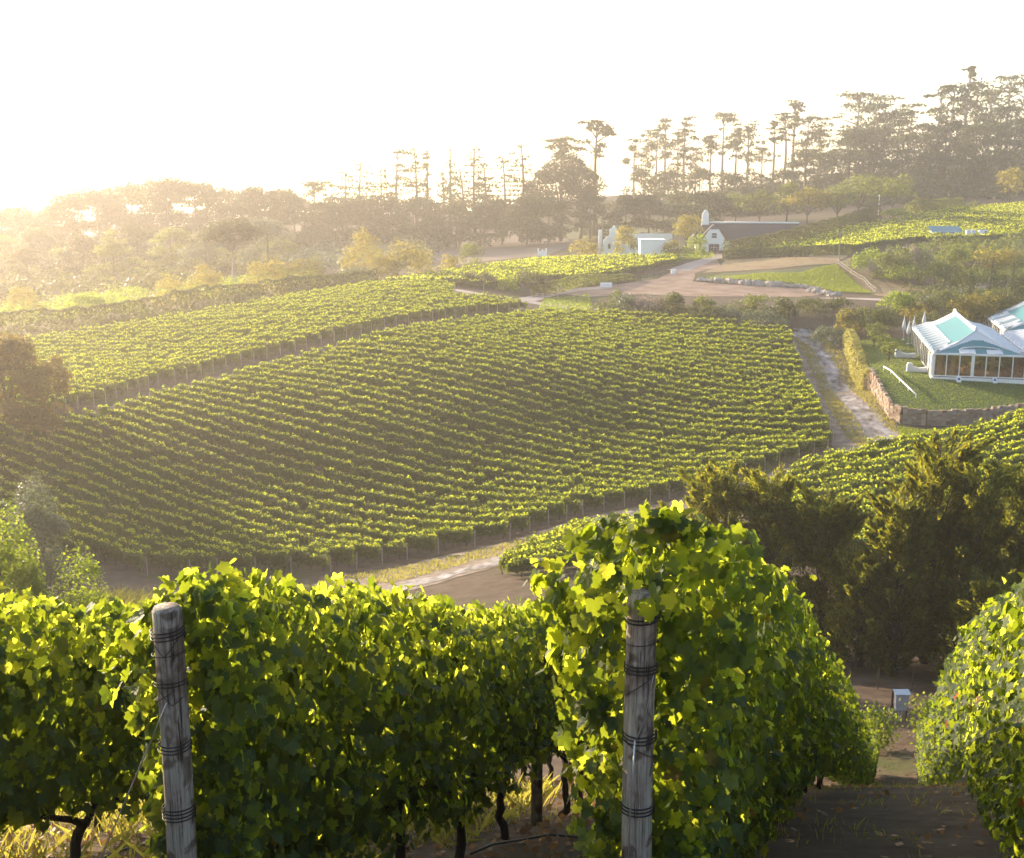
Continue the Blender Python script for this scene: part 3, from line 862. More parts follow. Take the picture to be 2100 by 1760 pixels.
# litter and grass on the soil near the camera
rng = RS(77)
n_ = 15000
s = 3 + 50 * rng.random(n_) ** 1.8; p_ = rng.uniform(-9, 3.2, n_)
k = (p_ < -1.2) | (smooth_noise(RS(8), s, p_, 1.4) > .35)
s, p_ = s[k], p_[k]; n_ = len(s)
P = to_world(s, p_, .03)
V, Fq = leaf_quads(rng, P, np.tile([0, 0, 1.0], (n_, 1)), .085, .8, .35)
o = link("leaf_litter", np_mesh("leaf_litter", V, Fq), "dry_leaf"); o["kind"] = "stuff"
tag(o, "dry brown and orange fallen leaves strewn under the vine rows", "leaf litter")
def blades(rng, P, hgt, wid, lean=.35):
    n = len(P); d = np.stack([rng.normal(0, lean, n), rng.normal(0, lean, n), np.ones(n)], 1)
    hh = hgt * rng.uniform(.5, 1.3, n)[:, None]
    side = unit(np.cross(d, rnd_dir(rng, n))) * wid / 2
    A = P - side; B = P + side; C_ = P + d * hh * .6 + side * .7; D_ = P + d * hh + np.stack([d[:, 0], d[:, 1], 0 * d[:, 0]], 1) * hh * .35
    V = np.stack([A, B, C_, D_], 1).reshape(-1, 3)
    return V, np.arange(len(V)).reshape(-1, 4)
n_ = 9000
s = rng.uniform(3.2, 13, n_); p_ = rng.uniform(-8.6, -3.5, n_)
kk = smooth_noise(RS(4), s, p_, 1.6) > -.1
s, p_ = s[kk], p_[kk]
V, Fq = blades(rng, to_world(s, p_, -.01), .24, .011)
o = link("dry_grass", np_mesh("dry_grass", V, Fq), "grass_blade"); o["kind"] = "stuff"
tag(o, "yellow green sunlit grass growing under the left vine rows", "grass")
n_ = 5000
s = rng.uniform(5, 26, n_); p_ = rng.uniform(-3.4, 1.6, n_)
kk = smooth_noise(RS(6), s, p_, 2.2) > .15
V, Fq = blades(rng, to_world(s[kk], p_[kk], -.01), .10, .010)
o = link("dry_grass", np_mesh("dry_grass", V, Fq), "grass_blade"); o["kind"] = "stuff"
tag(o, "short dry grass on the shaded path between the right vine rows", "grass")

# ------------------------------------------------------------------ roads, yards, lawns
noise_mat("dirt", [(.13, .095, .07), (.20, .15, .11), (.30, .25, .21)], scale=.9, detail=10, stops=[.3, .5, .72], bump=.5, bscale=5)
noise_mat("gravel", [(.10, .085, .07), (.24, .21, .20), (.36, .335, .335)], scale=1.1, detail=12, stops=[.32, .5, .68], bump=.5, bscale=8, stretch=(1, .5, 1))
noise_mat("pale_road", [(.28, .22, .19), (.40, .33, .30)], scale=.4, detail=8, bump=.3)
noise_mat("red_earth", [(.16, .10, .07), (.25, .165, .12), (.32, .24, .19)], scale=.25, detail=9, bump=.3, stops=[.3, .55, .75])
noise_mat("dry_bank", [(.17, .11, .06), (.26, .18, .10), (.14, .14, .05)], scale=.5, detail=10, bump=.5, stops=[.3, .5, .7])
noise_mat("lawn_grass", [(.045, .07, .018), (.07, .10, .025), (.09, .12, .03)], scale=.6, detail=9, bump=.35, bscale=12)
noise_mat("bank_grass", [(.07, .10, .02), (.13, .18, .03), (.19, .21, .05)], scale=.7, detail=10, bump=.9, bscale=2.5)
noise_mat("plowed", [(.14, .10, .075), (.22, .165, .125)], scale=.5, detail=8, bump=.8, bscale=1.2, stretch=(.3, 1.6, 1))
noise_mat("terrace", [(.05, .065, .025), (.09, .10, .04), (.14, .12, .06)], scale=.25, detail=8, bump=.8, stretch=(.12, 2.2, 1))

def wl(pix): return [tuple(hit(u, v)[:2]) if True else 0 for u, v in pix]
drape("verge", world_poly([(640, 1200), (872, 1150), (1060, 1106), (1180, 1066), (1400, 1024), (1560, 975), (1660, 945), (1715, 925), (1700, 870), (1650, 780), (1620, 694), (1700, 690), (1760, 760), (1800, 800), (1840, 870), (1860, 912), (1640, 972), (1400, 1052), (1180, 1120), (1040, 1155), (840, 1212)]), "dirt", 3, .045, .25, 2)
strip("gravel_track", wl([(1640, 672), (1672, 715), (1700, 765), (1735, 815), (1775, 862), (1815, 900), (1842, 922)]), [2.5, 3.2, 3.6, 3.4, 3.6, 4, 4.5], "gravel", .09, .6, 4, step=1.2)
strip("gravel_track", wl([(760, 1225), (840, 1200), (930, 1178), (1020, 1152), (1110, 1112), (1200, 1085), (1330, 1052)]), 3.0, "gravel", .09, .4, 5, step=1.2)
strip("gravel_track", wl([(1842, 918), (1920, 900), (1990, 884), (2050, 862), (2110, 845), (2200, 822)]), [5, 3.5, 3, 3, 3, 3], "gravel", .11, .2, 6)
strip("dirt_lane", wl([(60, 905), (170, 868), (345, 812), (530, 762), (800, 690), (960, 664), (1112, 644), (1180, 640)]), 4.6, "dirt", .06, .25, 7)
strip("pale_road", wl([(905, 592), (950, 598), (1000, 607), (1060, 616), (1105, 622), (1160, 632), (1250, 636)]), [5, 5, 4.5, 4.5, 4, 4, 3], "pale_road", .07, .2, 8)
strip("pale_road", wl([(1075, 617), (1110, 608), (1160, 596), (1240, 590)]), 4, "pale_road", .10, .2, 9)
drape("grass_verge", world_poly([(1105, 630), (1120, 612), (1210, 605), (1215, 640), (1115, 648)]), "bank_grass", 3, .05, .2, 10)
drape("red_yard", world_poly([(1150, 602), (1245, 586), (1350, 572), (1395, 552), (1470, 533), (1478, 546), (1425, 562), (1420, 578), (1490, 584), (1640, 592), (1706, 600), (1640, 610), (1450, 609), (1310, 604), (1200, 610)]), "red_earth", 3, .07, .25, 11)
strip("driveway", wl([(1390, 556), (1430, 540), (1465, 530), (1478, 522)]), [6, 5, 4.5, 4], "pale_road", .12, .2, 12)
drape("grass_bank", world_poly([(1432, 572), (1480, 562), (1560, 556), (1640, 552), (1690, 546), (1714, 543), (1792, 604), (1720, 601), (1650, 588), (1560, 582), (1480, 578)]), "terrace", 2.5, .12, .2, 13)
drape("dry_slope", world_poly([(1440, 560), (1480, 545), (1482, 533), (1740, 524), (1714, 541), (1600, 550), (1500, 557)]), "dry_bank", 3, .06, .25, 14)
drape("dry_slope", world_poly([(1714, 543), (1745, 528), (1790, 560), (1900, 590), (1880, 625), (1800, 607)]), "dry_bank", 3, .06, .25, 15)
strip("pale_road", wl([(1690, 612), (1760, 614), (1880, 622), (1960, 600), (2060, 570), (2120, 556)]), 4, "pale_road", .09, .2, 16)
drape("house_lawn", world_poly([(1180, 533), (1260, 520), (1400, 516), (1462, 518), (1468, 528), (1400, 534), (1380, 545), (1250, 542)]), "bank_grass", 3, .06, .2, 17)
drape("plowed_slope", world_poly([(862, 486), (930, 478), (1060, 474), (1150, 484), (1180, 500), (1130, 522), (1010, 535), (930, 545), (880, 525)]), "plowed", 6, .1, .5, 18)
drape("terraced_slope", world_poly([(1090, 470), (1200, 452), (1330, 446), (1430, 448), (1420, 478), (1300, 486), (1190, 492), (1120, 478)]), "terrace", 6, .1, .5, 19)
drape("grass_patch", world_poly([(1840, 876), (1900, 884), (1985, 876), (1975, 892), (1925, 903), (1862, 915), (1848, 900)]), "lawn_grass", 2, .05, .2, 20)

# raised lawn behind the stone wall
def lawn_z(x, y):
    y = np.asarray(y, float)
    return np.maximum(-30.45 + np.where(y > 171, .03 * (y - 171), .15 * (y - 171)), mesh_z(x, y) + .06)
def lz1(x, y): return float(lawn_z(np.array([x]), np.array([y]))[0])
def at_xy(u, v, D):
    q = at(u, v, D); return (q[0], q[1])
wall_line = [at_xy(1786, 776, 178), at_xy(1800, 800, 171), at_xy(1814, 820, 165.5), at_xy(1830, 838, 160.5), at_xy(1852, 842, 158.6), at_xy(1900, 846, 157.6), at_xy(1960, 848, 157.4), at_xy(2010, 846, 157.8), at_xy(2060, 840, 159), at_xy(2110, 836, 160.5), at_xy(2160, 832, 162)]
lawn_poly = [(x, y) for x, y in wall_line] + [at_xy(2200, 800, 175), at_xy(2200, 700, 205), at_xy(1980, 690, 206)] + [at_xy(1860, 690, 203), at_xy(1780, 690, 203), at_xy(1748, 700, 200)]
o = drape("lawn", lawn_poly, "lawn_grass", 1.5, 0, 0, 21)
co = np.empty(len(o.data.vertices) * 3); o.data.vertices.foreach_get("co", co); co = co.reshape(-1, 3)
co[:, 2] = lawn_z(co[:, 0], co[:, 1]); o.data.vertices.foreach_set("co", co.ravel()); o.data.update()
# stone retaining wall, stones as real uneven blocks in one wall
m, n, b, out = new_mat("rubble")
g = n.nodes.new("ShaderNodeNewGeometry"); r = _ramp(n, [(.17, .11, .075), (.28, .19, .13), (.36, .27, .20), (.22, .18, .15)])
n.links.new(g.outputs["Random Per Island"], r.inputs[0]); n.links.new(r.outputs[0], b.inputs["Base Color"]); b.inputs["Roughness"].default_value = .9
rng = RS(31)
def stone(mb, c, d, rng, rz=0.0):
    """an uneven block"""
    v = []
    co_, si = math.cos(rz), math.sin(rz)
    for sx in (-1, 1):
        for sy in (-1, 1):
            for sz in (-1, 1):
                x, y, z = [sg * dd * .5 * rng.uniform(.72, 1.02) for sg, dd in zip((sx, sy, sz), d)]
                v.append((c[0] + x * co_ - y * si, c[1] + x * si + y * co_, c[2] + z))
    mb.add(v, [(0, 1, 3, 2), (4, 6, 7, 5), (0, 4, 5, 1), (2, 3, 7, 6), (0, 2, 6, 4), (1, 5, 7, 3)])
mb = MB(); cap = MB()
WL = np.array(wall_line[:-1])
for a, b2 in zip(WL[:-1], WL[1:]):
    L = np.linalg.norm(b2 - a); k = max(1, int(L / .55)); rz = math.atan2(b2[1] - a[1], b2[0] - a[0])
    nx = np.array([-(b2 - a)[1], (b2 - a)[0]]) / L
    for i in range(k):
        c = a + (b2 - a) * (i + .5) / k
        top = lz1(*c) - .02; base = float(mesh_z(c[0], c[1])) - .3
        zz = base
        while zz < top:
            hh = rng.uniform(.26, .42)
            cc = c - nx * rng.uniform(.15, .30)
            stone(mb, (cc[0], cc[1], zz + hh / 2), (L / k * 1.12, .5, hh * 1.15), rng, rz)
            zz += hh
tag(mb.build("stone_wall", "rubble"), "rough brown stone retaining wall curving below the green lawn", "stone wall")
# white hose or kerb on the lawn
pts = [Vector((*at_xy(u, v, D), 0)) for u, v, D in [(1800, 773, 176), (1815, 780, 173), (1832, 796, 168.5), (1850, 812, 165), (1866, 826, 162)]]
pts = [Vector((p.x + .9, p.y + .4, lz1(p.x + .9, p.y + .4) + .55)) for p in pts]
mb = MB().tube(pts, .11, 6)
o = mb.build("rail", "white_paint_rail", None, True) if "white_paint_rail" in MATS else None
if o is None:
    flat_mat("white_paint", (.78, .77, .74), rough=.5)
    o = mb.build("hand_rail", "white_paint", None, True)
for p in pts: MB().tube([p - Vector((0, 0, .7)), p], .06, 6).build("rail_post", "white_paint", o)
tag(o, "low white rail along the left edge of the marquee lawn", "rail")

# ------------------------------------------------------------------ trees and shrubs
TREES = []
def px_m(u, D): 
    p = onG(u, D); return (D * cP - p.z * sP) / FPX
def crown(rng, kind, H, Wd, lv):
    """clumps (centre, radii) and share of leaves, relative to the tree base"""
    C = []; R = Wd / 2
    if kind in ('round', 'bush', 'dome'):
        k = {'round': 26, 'bush': 16, 'dome': 22}[kind]
        z0 = {'round': H * .26, 'bush': .0, 'dome': .0}[kind]
        for i in range(k):
            d = rnd_dir(rng, 1)[0]; d[2] = abs(d[2]) if kind != 'round' else d[2]
            rr = rng.uniform(.55, .86)
            cz = z0 + (H - z0) * (.5 if kind == 'round' else .1)
            hz_ = (H - z0) * (.5 if kind == 'round' else .9)
            c = (d[0] * R * rr, d[1] * R * rr, cz + d[2] * hz_ * rr * .92)
            q = rng.uniform(.22, .42) * (1.0 if kind != 'dome' else .9)
            C.append((c, (R * q, R * q, min(hz_, R) * q * 1.05)))
        C.append(((0, 0, z0 + (H - z0) * .45), (R * .72, R * .72, (H - z0) * .42)))
    elif kind == 'umbrella':
        for i in range(30):
            a = rng.uniform(0, 6.28); r = R * math.sqrt(rng.uniform(0, .86))
            z = H * (1 - .12 - .22 * (r / R) ** 2) + rng.normal(0, H * .015)
            C.append(((r * math.cos(a), r * math.sin(a), z), (R * .3, R * .3, H * .12)))
    elif kind == 'tall':
        k = rng.integers(7, 14); a0 = rng.uniform(0, 6.28)
        for i in range(k):
            f = i / (k - 1); t_ = lv + (1 - lv) * f * rng.uniform(.85, 1.0)
            a = a0 + i * 2.4 + rng.normal(0, .6)
            r = R * rng.uniform(.15, .8) * (.55 + .6 * math.sin(f * 2.6)) * (1.0 if f < .9 else .3)
            q = rng.uniform(.16, .42)
            for j in range(3):
                C.append(((r * math.cos(a) + rng.normal(0, R * q * .7), r * math.sin(a) + rng.normal(0, R * q * .7), H * .97 * t_ + rng.normal(0, H * .012)), (R * q, R * q, R * q * rng.uniform(.4, .75))))
        for j in range(4): C.append(((rng.normal(0, R * .3), rng.normal(0, R * .3), H * rng.uniform(.94, .98)), (R * .34, R * .34, R * .10)))
    elif kind == 'mass':
        for i in range(34):
            a = rng.uniform(0, 6.28); f = rng.uniform(0, 1) ** .8; r = R * math.sqrt(rng.uniform(0, 1)) * (1.0 - .75 * f ** 2.2)
            q = rng.uniform(.2, .4)
            C.append(((r * math.cos(a), r * math.sin(a), H * (.05 + .88 * f)), (R * q, R * q, R * q * .7)))
    elif kind == 'conifer':
        k = 64
        for i in range(k):
            t = lv + (1 - lv) * rng.random() ** .9; a = rng.uniform(0, 6.28)
            rmax = R * (1.06 - t) ** .6 * rng.uniform(.5, 1.25)
            C.append(((rmax * .5 * math.cos(a), rmax * .5 * math.sin(a), H * (t + rng.normal(0, .012))), (rmax * .42 + .25, rmax * .42 + .25, H * rng.uniform(.01, .035))))
    elif kind == 'cypress':
        for i in range(14):
            t = i / 13; r = R * math.sin(min(1, .12 + t * 1.05) * math.pi) ** .6 * .8 + .1
            C.append(((rng.normal(0, R * .1), rng.normal(0, R * .1), H * (.04 + .93 * t)), (r, r, H * .07)))
    zt = max(c[2] + .95 * r[2] for c, r in C) / H
    ex = sorted(math.hypot(c[0], c[1]) + r[0] for c, r in C); er = ex[int(len(ex) * .8)] / R
    return [((c[0] / er, c[1] / er, c[2] / zt), (r[0] / er, r[1] / er, r[2] / zt)) for c, r in C]
def tree(u, D, H, Wd, kind, mat, label, cat="tree", name="tree", group=None, seed=0, lv=.55, dens=1.0, trunk=True, bark="bark", lsize=None, base=None):
    rng = RS(1000 + seed)
    p = onG(u, D) if base is None else base
    if name == "tree" or trunk:
        root = empty(name, (p.x, p.y, p.z), label, cat, group)
    else: root = None
    C = crown(rng, kind, H, Wd, lv)
    s = lsize or max(.16, D * (.0017 if D < 380 else .0021))
    area = Wd * H * (.75 if kind in ('round', 'bush', 'dome', 'mass') else .35 if kind in ('umbrella', 'cypress') else .22)
    n_ = int(6.5 * area / (s * s) * dens * (2.4 if kind == 'umbrella' else 1.5 if kind == 'dome' else 1))
    wts = np.array([r[0] * (r[0] + r[2]) for c, r in C]); wts /= wts.sum()
    w = rng.choice(len(C), n_, p=wts)
    cc = np.array([c for c, r in C])[w]; rr = np.array([r for c, r in C])[w]
    d = rnd_dir(rng, n_); d[:, 2] = np.where(d[:, 2] < -.3, -d[:, 2] * .5, d[:, 2])
    rad_ = rng.uniform(.55, 1.06, n_)[:, None] ** .6
    P = cc + d * rr * rad_
    P[:, 2] = np.maximum(P[:, 2], .05)
    V, Fq = leaf_quads(rng, P, d + [0, 0, .25], s, .7, .6)
    me = np_mesh("crown", V, Fq)
    if root is None:
        me.name = name
        o = link(name, me, mat); o.location = p
        tag(o, label, cat, group); return o
    link("crown", me, mat, root)
    tr = MB(); rt = max(.10, H * .018) * (1.3 if kind == 'umbrella' else 1)
    top = H * {'round': .55, 'bush': .5, 'dome': .5, 'umbrella': .62, 'tall': .97, 'conifer': .98, 'cypress': .9, 'mass': .9}[kind]
    b1 = rng.normal(0, H * .02, 2)
    pts = [Vector((b1[0] * math.sin(t * 3), b1[1] * math.sin(t * 2.5), -.3 + (top + .3) * t)) for t in np.linspace(0, 1, 8)]
    tr.tube(pts, [rt * (1.25 - .95 * t) + .02 for t in np.linspace(0, 1, 8)], 7)
    for i, (c, r) in enumerate(C):
        if kind in ('cypress', 'conifer', 'mass') or (kind in ('round', 'bush', 'dome') and i % 2): continue
        c = Vector(c)
        if kind == 'tall' and i % 3: continue
        if kind == 'tall': t0 = max(0, c.z / top - .07)
        else: t0 = {'umbrella': .72}.get(kind, .35) + .25 * rng.random()
        t0 = min(t0, .97); a = pts[0].lerp(pts[-1], t0); k = t0 * 7; a = pts[int(k)].lerp(pts[min(7, int(k) + 1)], k - int(k))
        mid = a.lerp(c, .5) + Vector((0, 0, (c.z - a.z) * .12))
        tr.tube([a, mid, c], [rt * .5, rt * .35, rt * .15], 5, cap=False)
    tr.build("trunk", bark, root, True)
    return root
def by_px(u, vb, vt, w, kind, mat, label, **k):
    """tree whose foot is seen at (u, vb) and top at vt, w wide, all in picture units"""
    D = k.pop('D', None)
    p = hit(u, vb) if D is None else onG(u, D)
    m = (p.y * cP - p.z * sP) / FPX
    if D is not None:
        vb = proj(p.x, p.y, p.z)[1]
    return tree(u, p.y, (vb - vt) * m * 1.02, w * m, kind, mat, label, base=p, **k)

def hedge(line, width, height, mat, label, seed, size=.4, dens=26, bumps=.12, name="hedge", cat="hedge", shell=True):
    rng = RS(seed)
    L = np.array([(p[0], p[1]) for p in line]); seg = np.linalg.norm(np.diff(L, axis=0), axis=1); cum = np.r_[0, np.cumsum(seg)]
    T = cum[-1]; hgt = (lambda t: np.interp(t / T, np.linspace(0, 1, len(height)), height)) if not np.isscalar(height) else (lambda t: np.full(len(t), float(height)))
    n_ = int(T * dens * 1.8 * (2 * (np.mean(height)) + width))
    t = rng.uniform(0, T, n_)
    x = np.interp(t, cum, L[:, 0]); y = np.interp(t, cum, L[:, 1])
    dx = np.interp(t + .5, cum, L[:, 0]) - np.interp(t - .5, cum, L[:, 0]); dy = np.interp(t + .5, cum, L[:, 1]) - np.interp(t - .5, cum, L[:, 1])
    q = np.hypot(dx, dy) + 1e-6; nx, ny = -dy / q, dx / q
    H = hgt(t) * 1.22 * (1 + bumps * smooth_noise(RS(seed + 1), t, 0 * t, 6.0))
    k = rng.random(n_); wtop = width / (2 * np.mean(height) + width)
    onside = k > wtop
    sgn = np.where(rng.random(n_) < .5, -1, 1)
    h = np.where(onside, H * rng.uniform(0, 1, n_), H - np.abs(rng.normal(0, .08, n_)))
    wv = width / 2 * (1 + .18 * smooth_noise(RS(seed + 2), t, h * 2, 2.5)) * np.sqrt(np.clip(1.15 - (h / H) ** 4, .2, 1))
    c = np.where(onside, sgn * wv - sgn * np.minimum(rng.exponential(.06, n_), wv * .8), rng.uniform(-1, 1, n_) * wv)
    P = np.stack([x + nx * c, y + ny * c, hz(x, y) + h], 1)
    N = np.stack([nx * c / width, ny * c / width, np.where(onside, .12, 1.0)], 1)
    V, Fq = leaf_quads(rng, P, N, size, .8, .55)
    o_ = V[0].copy()
    o = link(name, np_mesh(name, V - o_, Fq), mat); o.location = o_
    tag(o, label, cat)
    return o

def turf(name, poly, n_, hgt, wid, mat, label, seed, zf=None):
    rng = RS(seed); P = np.array(poly); x0, y0 = P.min(0); x1, y1 = P.max(0)
    X = rng.uniform(x0, x1, n_ * 3); Y = rng.uniform(y0, y1, n_ * 3); k = in_poly(X, Y, P); X = X[k][:n_]; Y = Y[k][:n_]
    Z = (zf or (lambda x, y: mesh_z(x, y) + .1))(X, Y)
    V, Fq = blades(rng, np.stack([X, Y, Z], 1), hgt, wid)
    o = link(name, np_mesh(name, V, Fq), mat); o["kind"] = "stuff"; tag(o, label, "grass")
leaf_mat("turf_blade", [(.06, .10, .02), (.09, .13, .03)], [(.34, .42, .03), (.45, .50, .05)], tfac=.5)
turf("grass", world_poly([(1450, 571), (1500, 568), (1560, 562), (1640, 562), (1680, 550), (1714, 544), (1790, 603), (1720, 600), (1655, 586), (1560, 576), (1480, 574)]), 17000, .3, .22, "turf_blade", "rough bright green grass on the bank beside the white fence", 1)
turf("grass", lawn_poly, 34000, .10, .10, "turf_blade", "short mown grass of the marquee lawn", 2, lawn_z)
turf("grass", world_poly([(1180, 533), (1260, 520), (1400, 516), (1462, 518), (1468, 528), (1400, 534), (1380, 545), (1250, 542)]), 9000, .3, .3, "turf_blade", "bright grass around the white farm buildings", 3)
turf("grass", world_poly([(1105, 630), (1120, 612), (1210, 605), (1215, 640), (1115, 648)]), 1600, .3, .2, "turf_blade", "rough grass beside the wooden rail fence", 4)
turf("grass", world_poly([(1840, 876), (1900, 884), (1985, 876), (1975, 892), (1925, 903), (1862, 915), (1848, 900)]), 9000, .15, .14, "turf_blade", "green grass patch below the stone wall", 5)

for i, (a_, w_) in enumerate([((1640, 672, 1842, 922), 0)]):
    L5 = wl([(1655, 672), (1690, 715), (1722, 765), (1760, 815), (1800, 862), (1850, 900)]); R5 = wl([(1625, 690), (1652, 740), (1680, 800), (1705, 850), (1735, 900), (1790, 925)])
    turf("grass", R5 + [tuple(p) for p in wl([(1770, 880), (1730, 830), (1695, 775), (1665, 715)])], 3500, .25, .10, "grass_blade", "dry weedy grass between the vineyard and the gravel track", 7)
    turf("grass", L5 + [tuple(p) for p in wl([(1835, 872), (1800, 815), (1755, 760), (1715, 715)])], 3000, .25, .10, "grass_blade", "dry weedy grass between the gravel track and the stone wall", 8)
turf("grass", wl([(700, 1185), (900, 1150), (1070, 1108), (1200, 1072), (1240, 1080), (1100, 1130), (980, 1150), (800, 1198)]), 3500, .25, .10, "grass_blade", "dry weedy grass on the verge below the central vineyard", 9)

drape("grass_verge", world_poly([(-60, 700), (100, 684), (300, 662), (560, 616), (760, 590), (775, 598), (560, 636), (300, 686), (100, 722), (-60, 742)]), "bank_grass", 4, .05, .3, 23)
turf("grass", world_poly([(-60, 702), (100, 686), (300, 664), (560, 618), (760, 591), (775, 597), (560, 634), (300, 682), (100, 718), (-60, 738)]), 8000, .35, .18, "grass_blade", "dry grass strip between the long hedge and the vineyard", 10)

# ------------------------------------------------------------------ more vineyard blocks
E_poly = world_poly([(1640, 968), (1740, 945), (1850, 922), (1960, 905), (2040, 885), (2120, 862), (2260, 835)]) + [tuple(onG(2260, 104)[:2]), tuple(onG(1500, 104)[:2])] + world_poly([(1580, 1060), (1600, 1000)])
block(E_poly, "right of the gravel track", "vine rows right of the gravel track", 62, .32, 13, rd=np.array([-.99, .14]), pd=np.array([.14, .99]), posts=False)
Fp = [tuple(onG(u, D)[:2]) for u, D in [(1003, 102), (1040, 97), (1400, 97), (1400, 118), (1160, 118), (1120, 112)]]
block(Fp, "beside the valley track", "vine rows beside the valley track", 85, .28, 14, rd=np.array([-.995, .1]), pd=np.array([.1, .995]), posts=False, ht=1.9)
C_poly = world_poly([(790, 590), (905, 588), (1010, 596), (1110, 583), (1240, 574), (1390, 546), (1395, 536), (1270, 536), (1110, 541), (960, 560)])
block(C_poly, "below the white farm buildings", "vine rows below the farm buildings", 30, .55, 15, posts=False, rd=np.array([.80, .60]), pd=np.array([-.60, .80]), ht=1.9)
D_poly = world_poly([(1484, 526), (1600, 522), (1750, 516), (1860, 500), (1980, 497), (2130, 490), (2260, 470), (2260, 400), (2130, 420), (1975, 434), (1850, 455), (1700, 480), (1490, 512)])
block(D_poly, "on the upper right slope", "vine rows on the upper right slope", 26, .6, 16, posts=False, rd=np.array([.93, .36]), pd=np.array([-.36, .93]), ht=1.9, spacing=2.8)

# ------------------------------------------------------------------ hedges
hedge([hit(u, v) for u, v in [(-120, 720), (0, 694), (150, 676), (300, 655), (450, 630), (600, 607), (770, 588)]], 3.0, [3.4, 3.6, 2.9, 3.8, 3.2, 2.9, 2.9], "shrub_leaf", "long dark hedge along the back of the vineyard beyond the lane", 61, .5, 9)
hedge([onG(u, D) for u, D in [(1486, 316), (1560, 321), (1640, 334), (1720, 358), (1798, 390)]], 3.0, [4.0, 4.0, 3.9, 3.7, 3.5], "shrub_leaf", "tall clipped hedge climbing the slope beside the thatched white house", 62, .55, 9, .06)
hedge([hit(u, v) for u, v in [(1862, 448), (1910, 440), (1968, 432)]], 3.0, [4, 3.8, 3.4], "tree_leaf", "short far hedge at the upper right edge of the slope vineyard", 63, .7, 6, .06)
hedge([hit(u, v) for u, v in [(1484, 531), (1560, 529), (1640, 527), (1745, 521)]], 1.6, 2.0, "shrub_leaf", "low dark hedge below the slope vineyard, above the dry bank", 64, .5, 9, .05)
hedge([at(u, v, D) for u, v, D in [(1742, 706, 198), (1752, 728, 191), (1762, 752, 184), (1775, 775, 178.5), (1784, 790, 175.5)]], 2.2, 2.6, "sunlit_hedge_leaf", "sunlit yellow hedge bordering the marquee lawn", 65, .3, 26, .05)
hedge([hit(u, v) for u, v in [(1100, 607), (1130, 603), (1175, 592), (1215, 586), (1300, 574)]], 1.8, [1.6, 2.2, 2.4, 1.6, 1.2], "tree_leaf", "low hedge with a row of posts beside the red earth yard", 66, .45, 10)

# ------------------------------------------------------------------ shrubs and trees of the middle distance
k_ = [0]
def T(u, vb, vt, w, kind, mat, label, **k):
    if vb > 595 and 1240 < u < 1760: vt -= 6; w *= 1.15
    k_[0] += 1
    k.setdefault('seed', 200 + k_[0])
    if kind in ('bush', 'dome'):
        k.setdefault('name', 'shrub'); k.setdefault('cat', 'shrub'); k.setdefault('trunk', False)
    return by_px(u, vb, vt, w, kind, mat, label, **k)
# by the field's upper right edge
T(1262, 636, 600, 36, 'bush', 'tree_leaf', "small dark shrub left of the silvery round bush")
T(1282, 645, 606, 66, 'dome', 'olive_leaf', "silvery grey rounded bush at the field's top edge")
T(1330, 646, 610, 70, 'dome', 'pink_leaf', "brownish bush between the silvery bush and a dark green one")
T(1375, 648, 604, 62, 'dome', 'shrub_leaf', "dark green bush fourth along the field's top edge")
T(1440, 650, 610, 50, 'round', 'tree_leaf', "small round tree standing among bushes at the field's top edge", name='tree')
T(1455, 660, 626, 90, 'dome', 'shrub_leaf', "wide dark bush below the small round tree")
T(1500, 665, 634, 60, 'dome', 'olive_leaf', "grey green low bush at the field's top edge")
T(1548, 645, 611, 56, 'round', 'tree_leaf', "neat ball shaped tree with a short trunk behind the field", name='tree')
T(1570, 676, 640, 110, 'dome', 'olive_leaf', "low wide grey bush left of the wooden gate")
T(1605, 662, 615, 60, 'dome', 'shrub_leaf', "leafy shrub just left of the wooden gate")
T(1663, 642, 615, 80, 'dome', 'shrub_leaf', "clipped domed shrub behind the wooden gate")
T(1722, 640, 614, 64, 'dome', 'shrub_leaf', "clipped domed shrub right of the wooden gate")
T(1780, 682, 628, 140, 'dome', 'shrub_leaf', "big dark spreading bush right of the wooden gate", dens=1.2)
T(1738, 686, 640, 60, 'dome', 'gold_leaf', "reddish green bush at the foot of the big dark bush")
T(1700, 708, 672, 70, 'dome', 'olive_leaf', "grey shadowed bush above the yellow hedge")
T(1840, 640, 596, 84, 'dome', 'bright_leaf', "vivid green rounded bush beside the upper road", dens=1.2)
T(1880, 655, 618, 90, 'dome', 'gold_leaf', "yellow tinged shrub behind the marquee, left side")
T(1905, 672, 640, 90, 'dome', 'shrub_leaf', "green domed shrub behind the marquee umbrellas")
T(1940, 655, 592, 110, 'dome', 'shrub_leaf', "dark tall shrub above the marquee roof")
T(1990, 665, 600, 120, 'dome', 'gold_leaf', "brown gold shrub above the marquee ridge")
T(2045, 660, 590, 120, 'dome', 'shrub_leaf', "dark shrub between the two marquees")
T(2095, 640, 560, 110, 'dome', 'shrub_leaf', "dark shrub at the right edge above the second marquee")
T(2068, 645, 618, 70, 'dome', 'gold_leaf', "golden shrub touching the second marquee roof")
T(1985, 640, 535, 26, 'cypress', 'pine_leaf', "slim dark cypress, left one of three above the marquee", name='tree')
T(2029, 640, 522, 28, 'cypress', 'pine_leaf', "tall slim cypress, middle one of three above the marquee", name='tree')
T(2072, 640, 540, 26, 'cypress', 'pine_leaf', "slim cypress, right one of three above the marquee", name='tree')
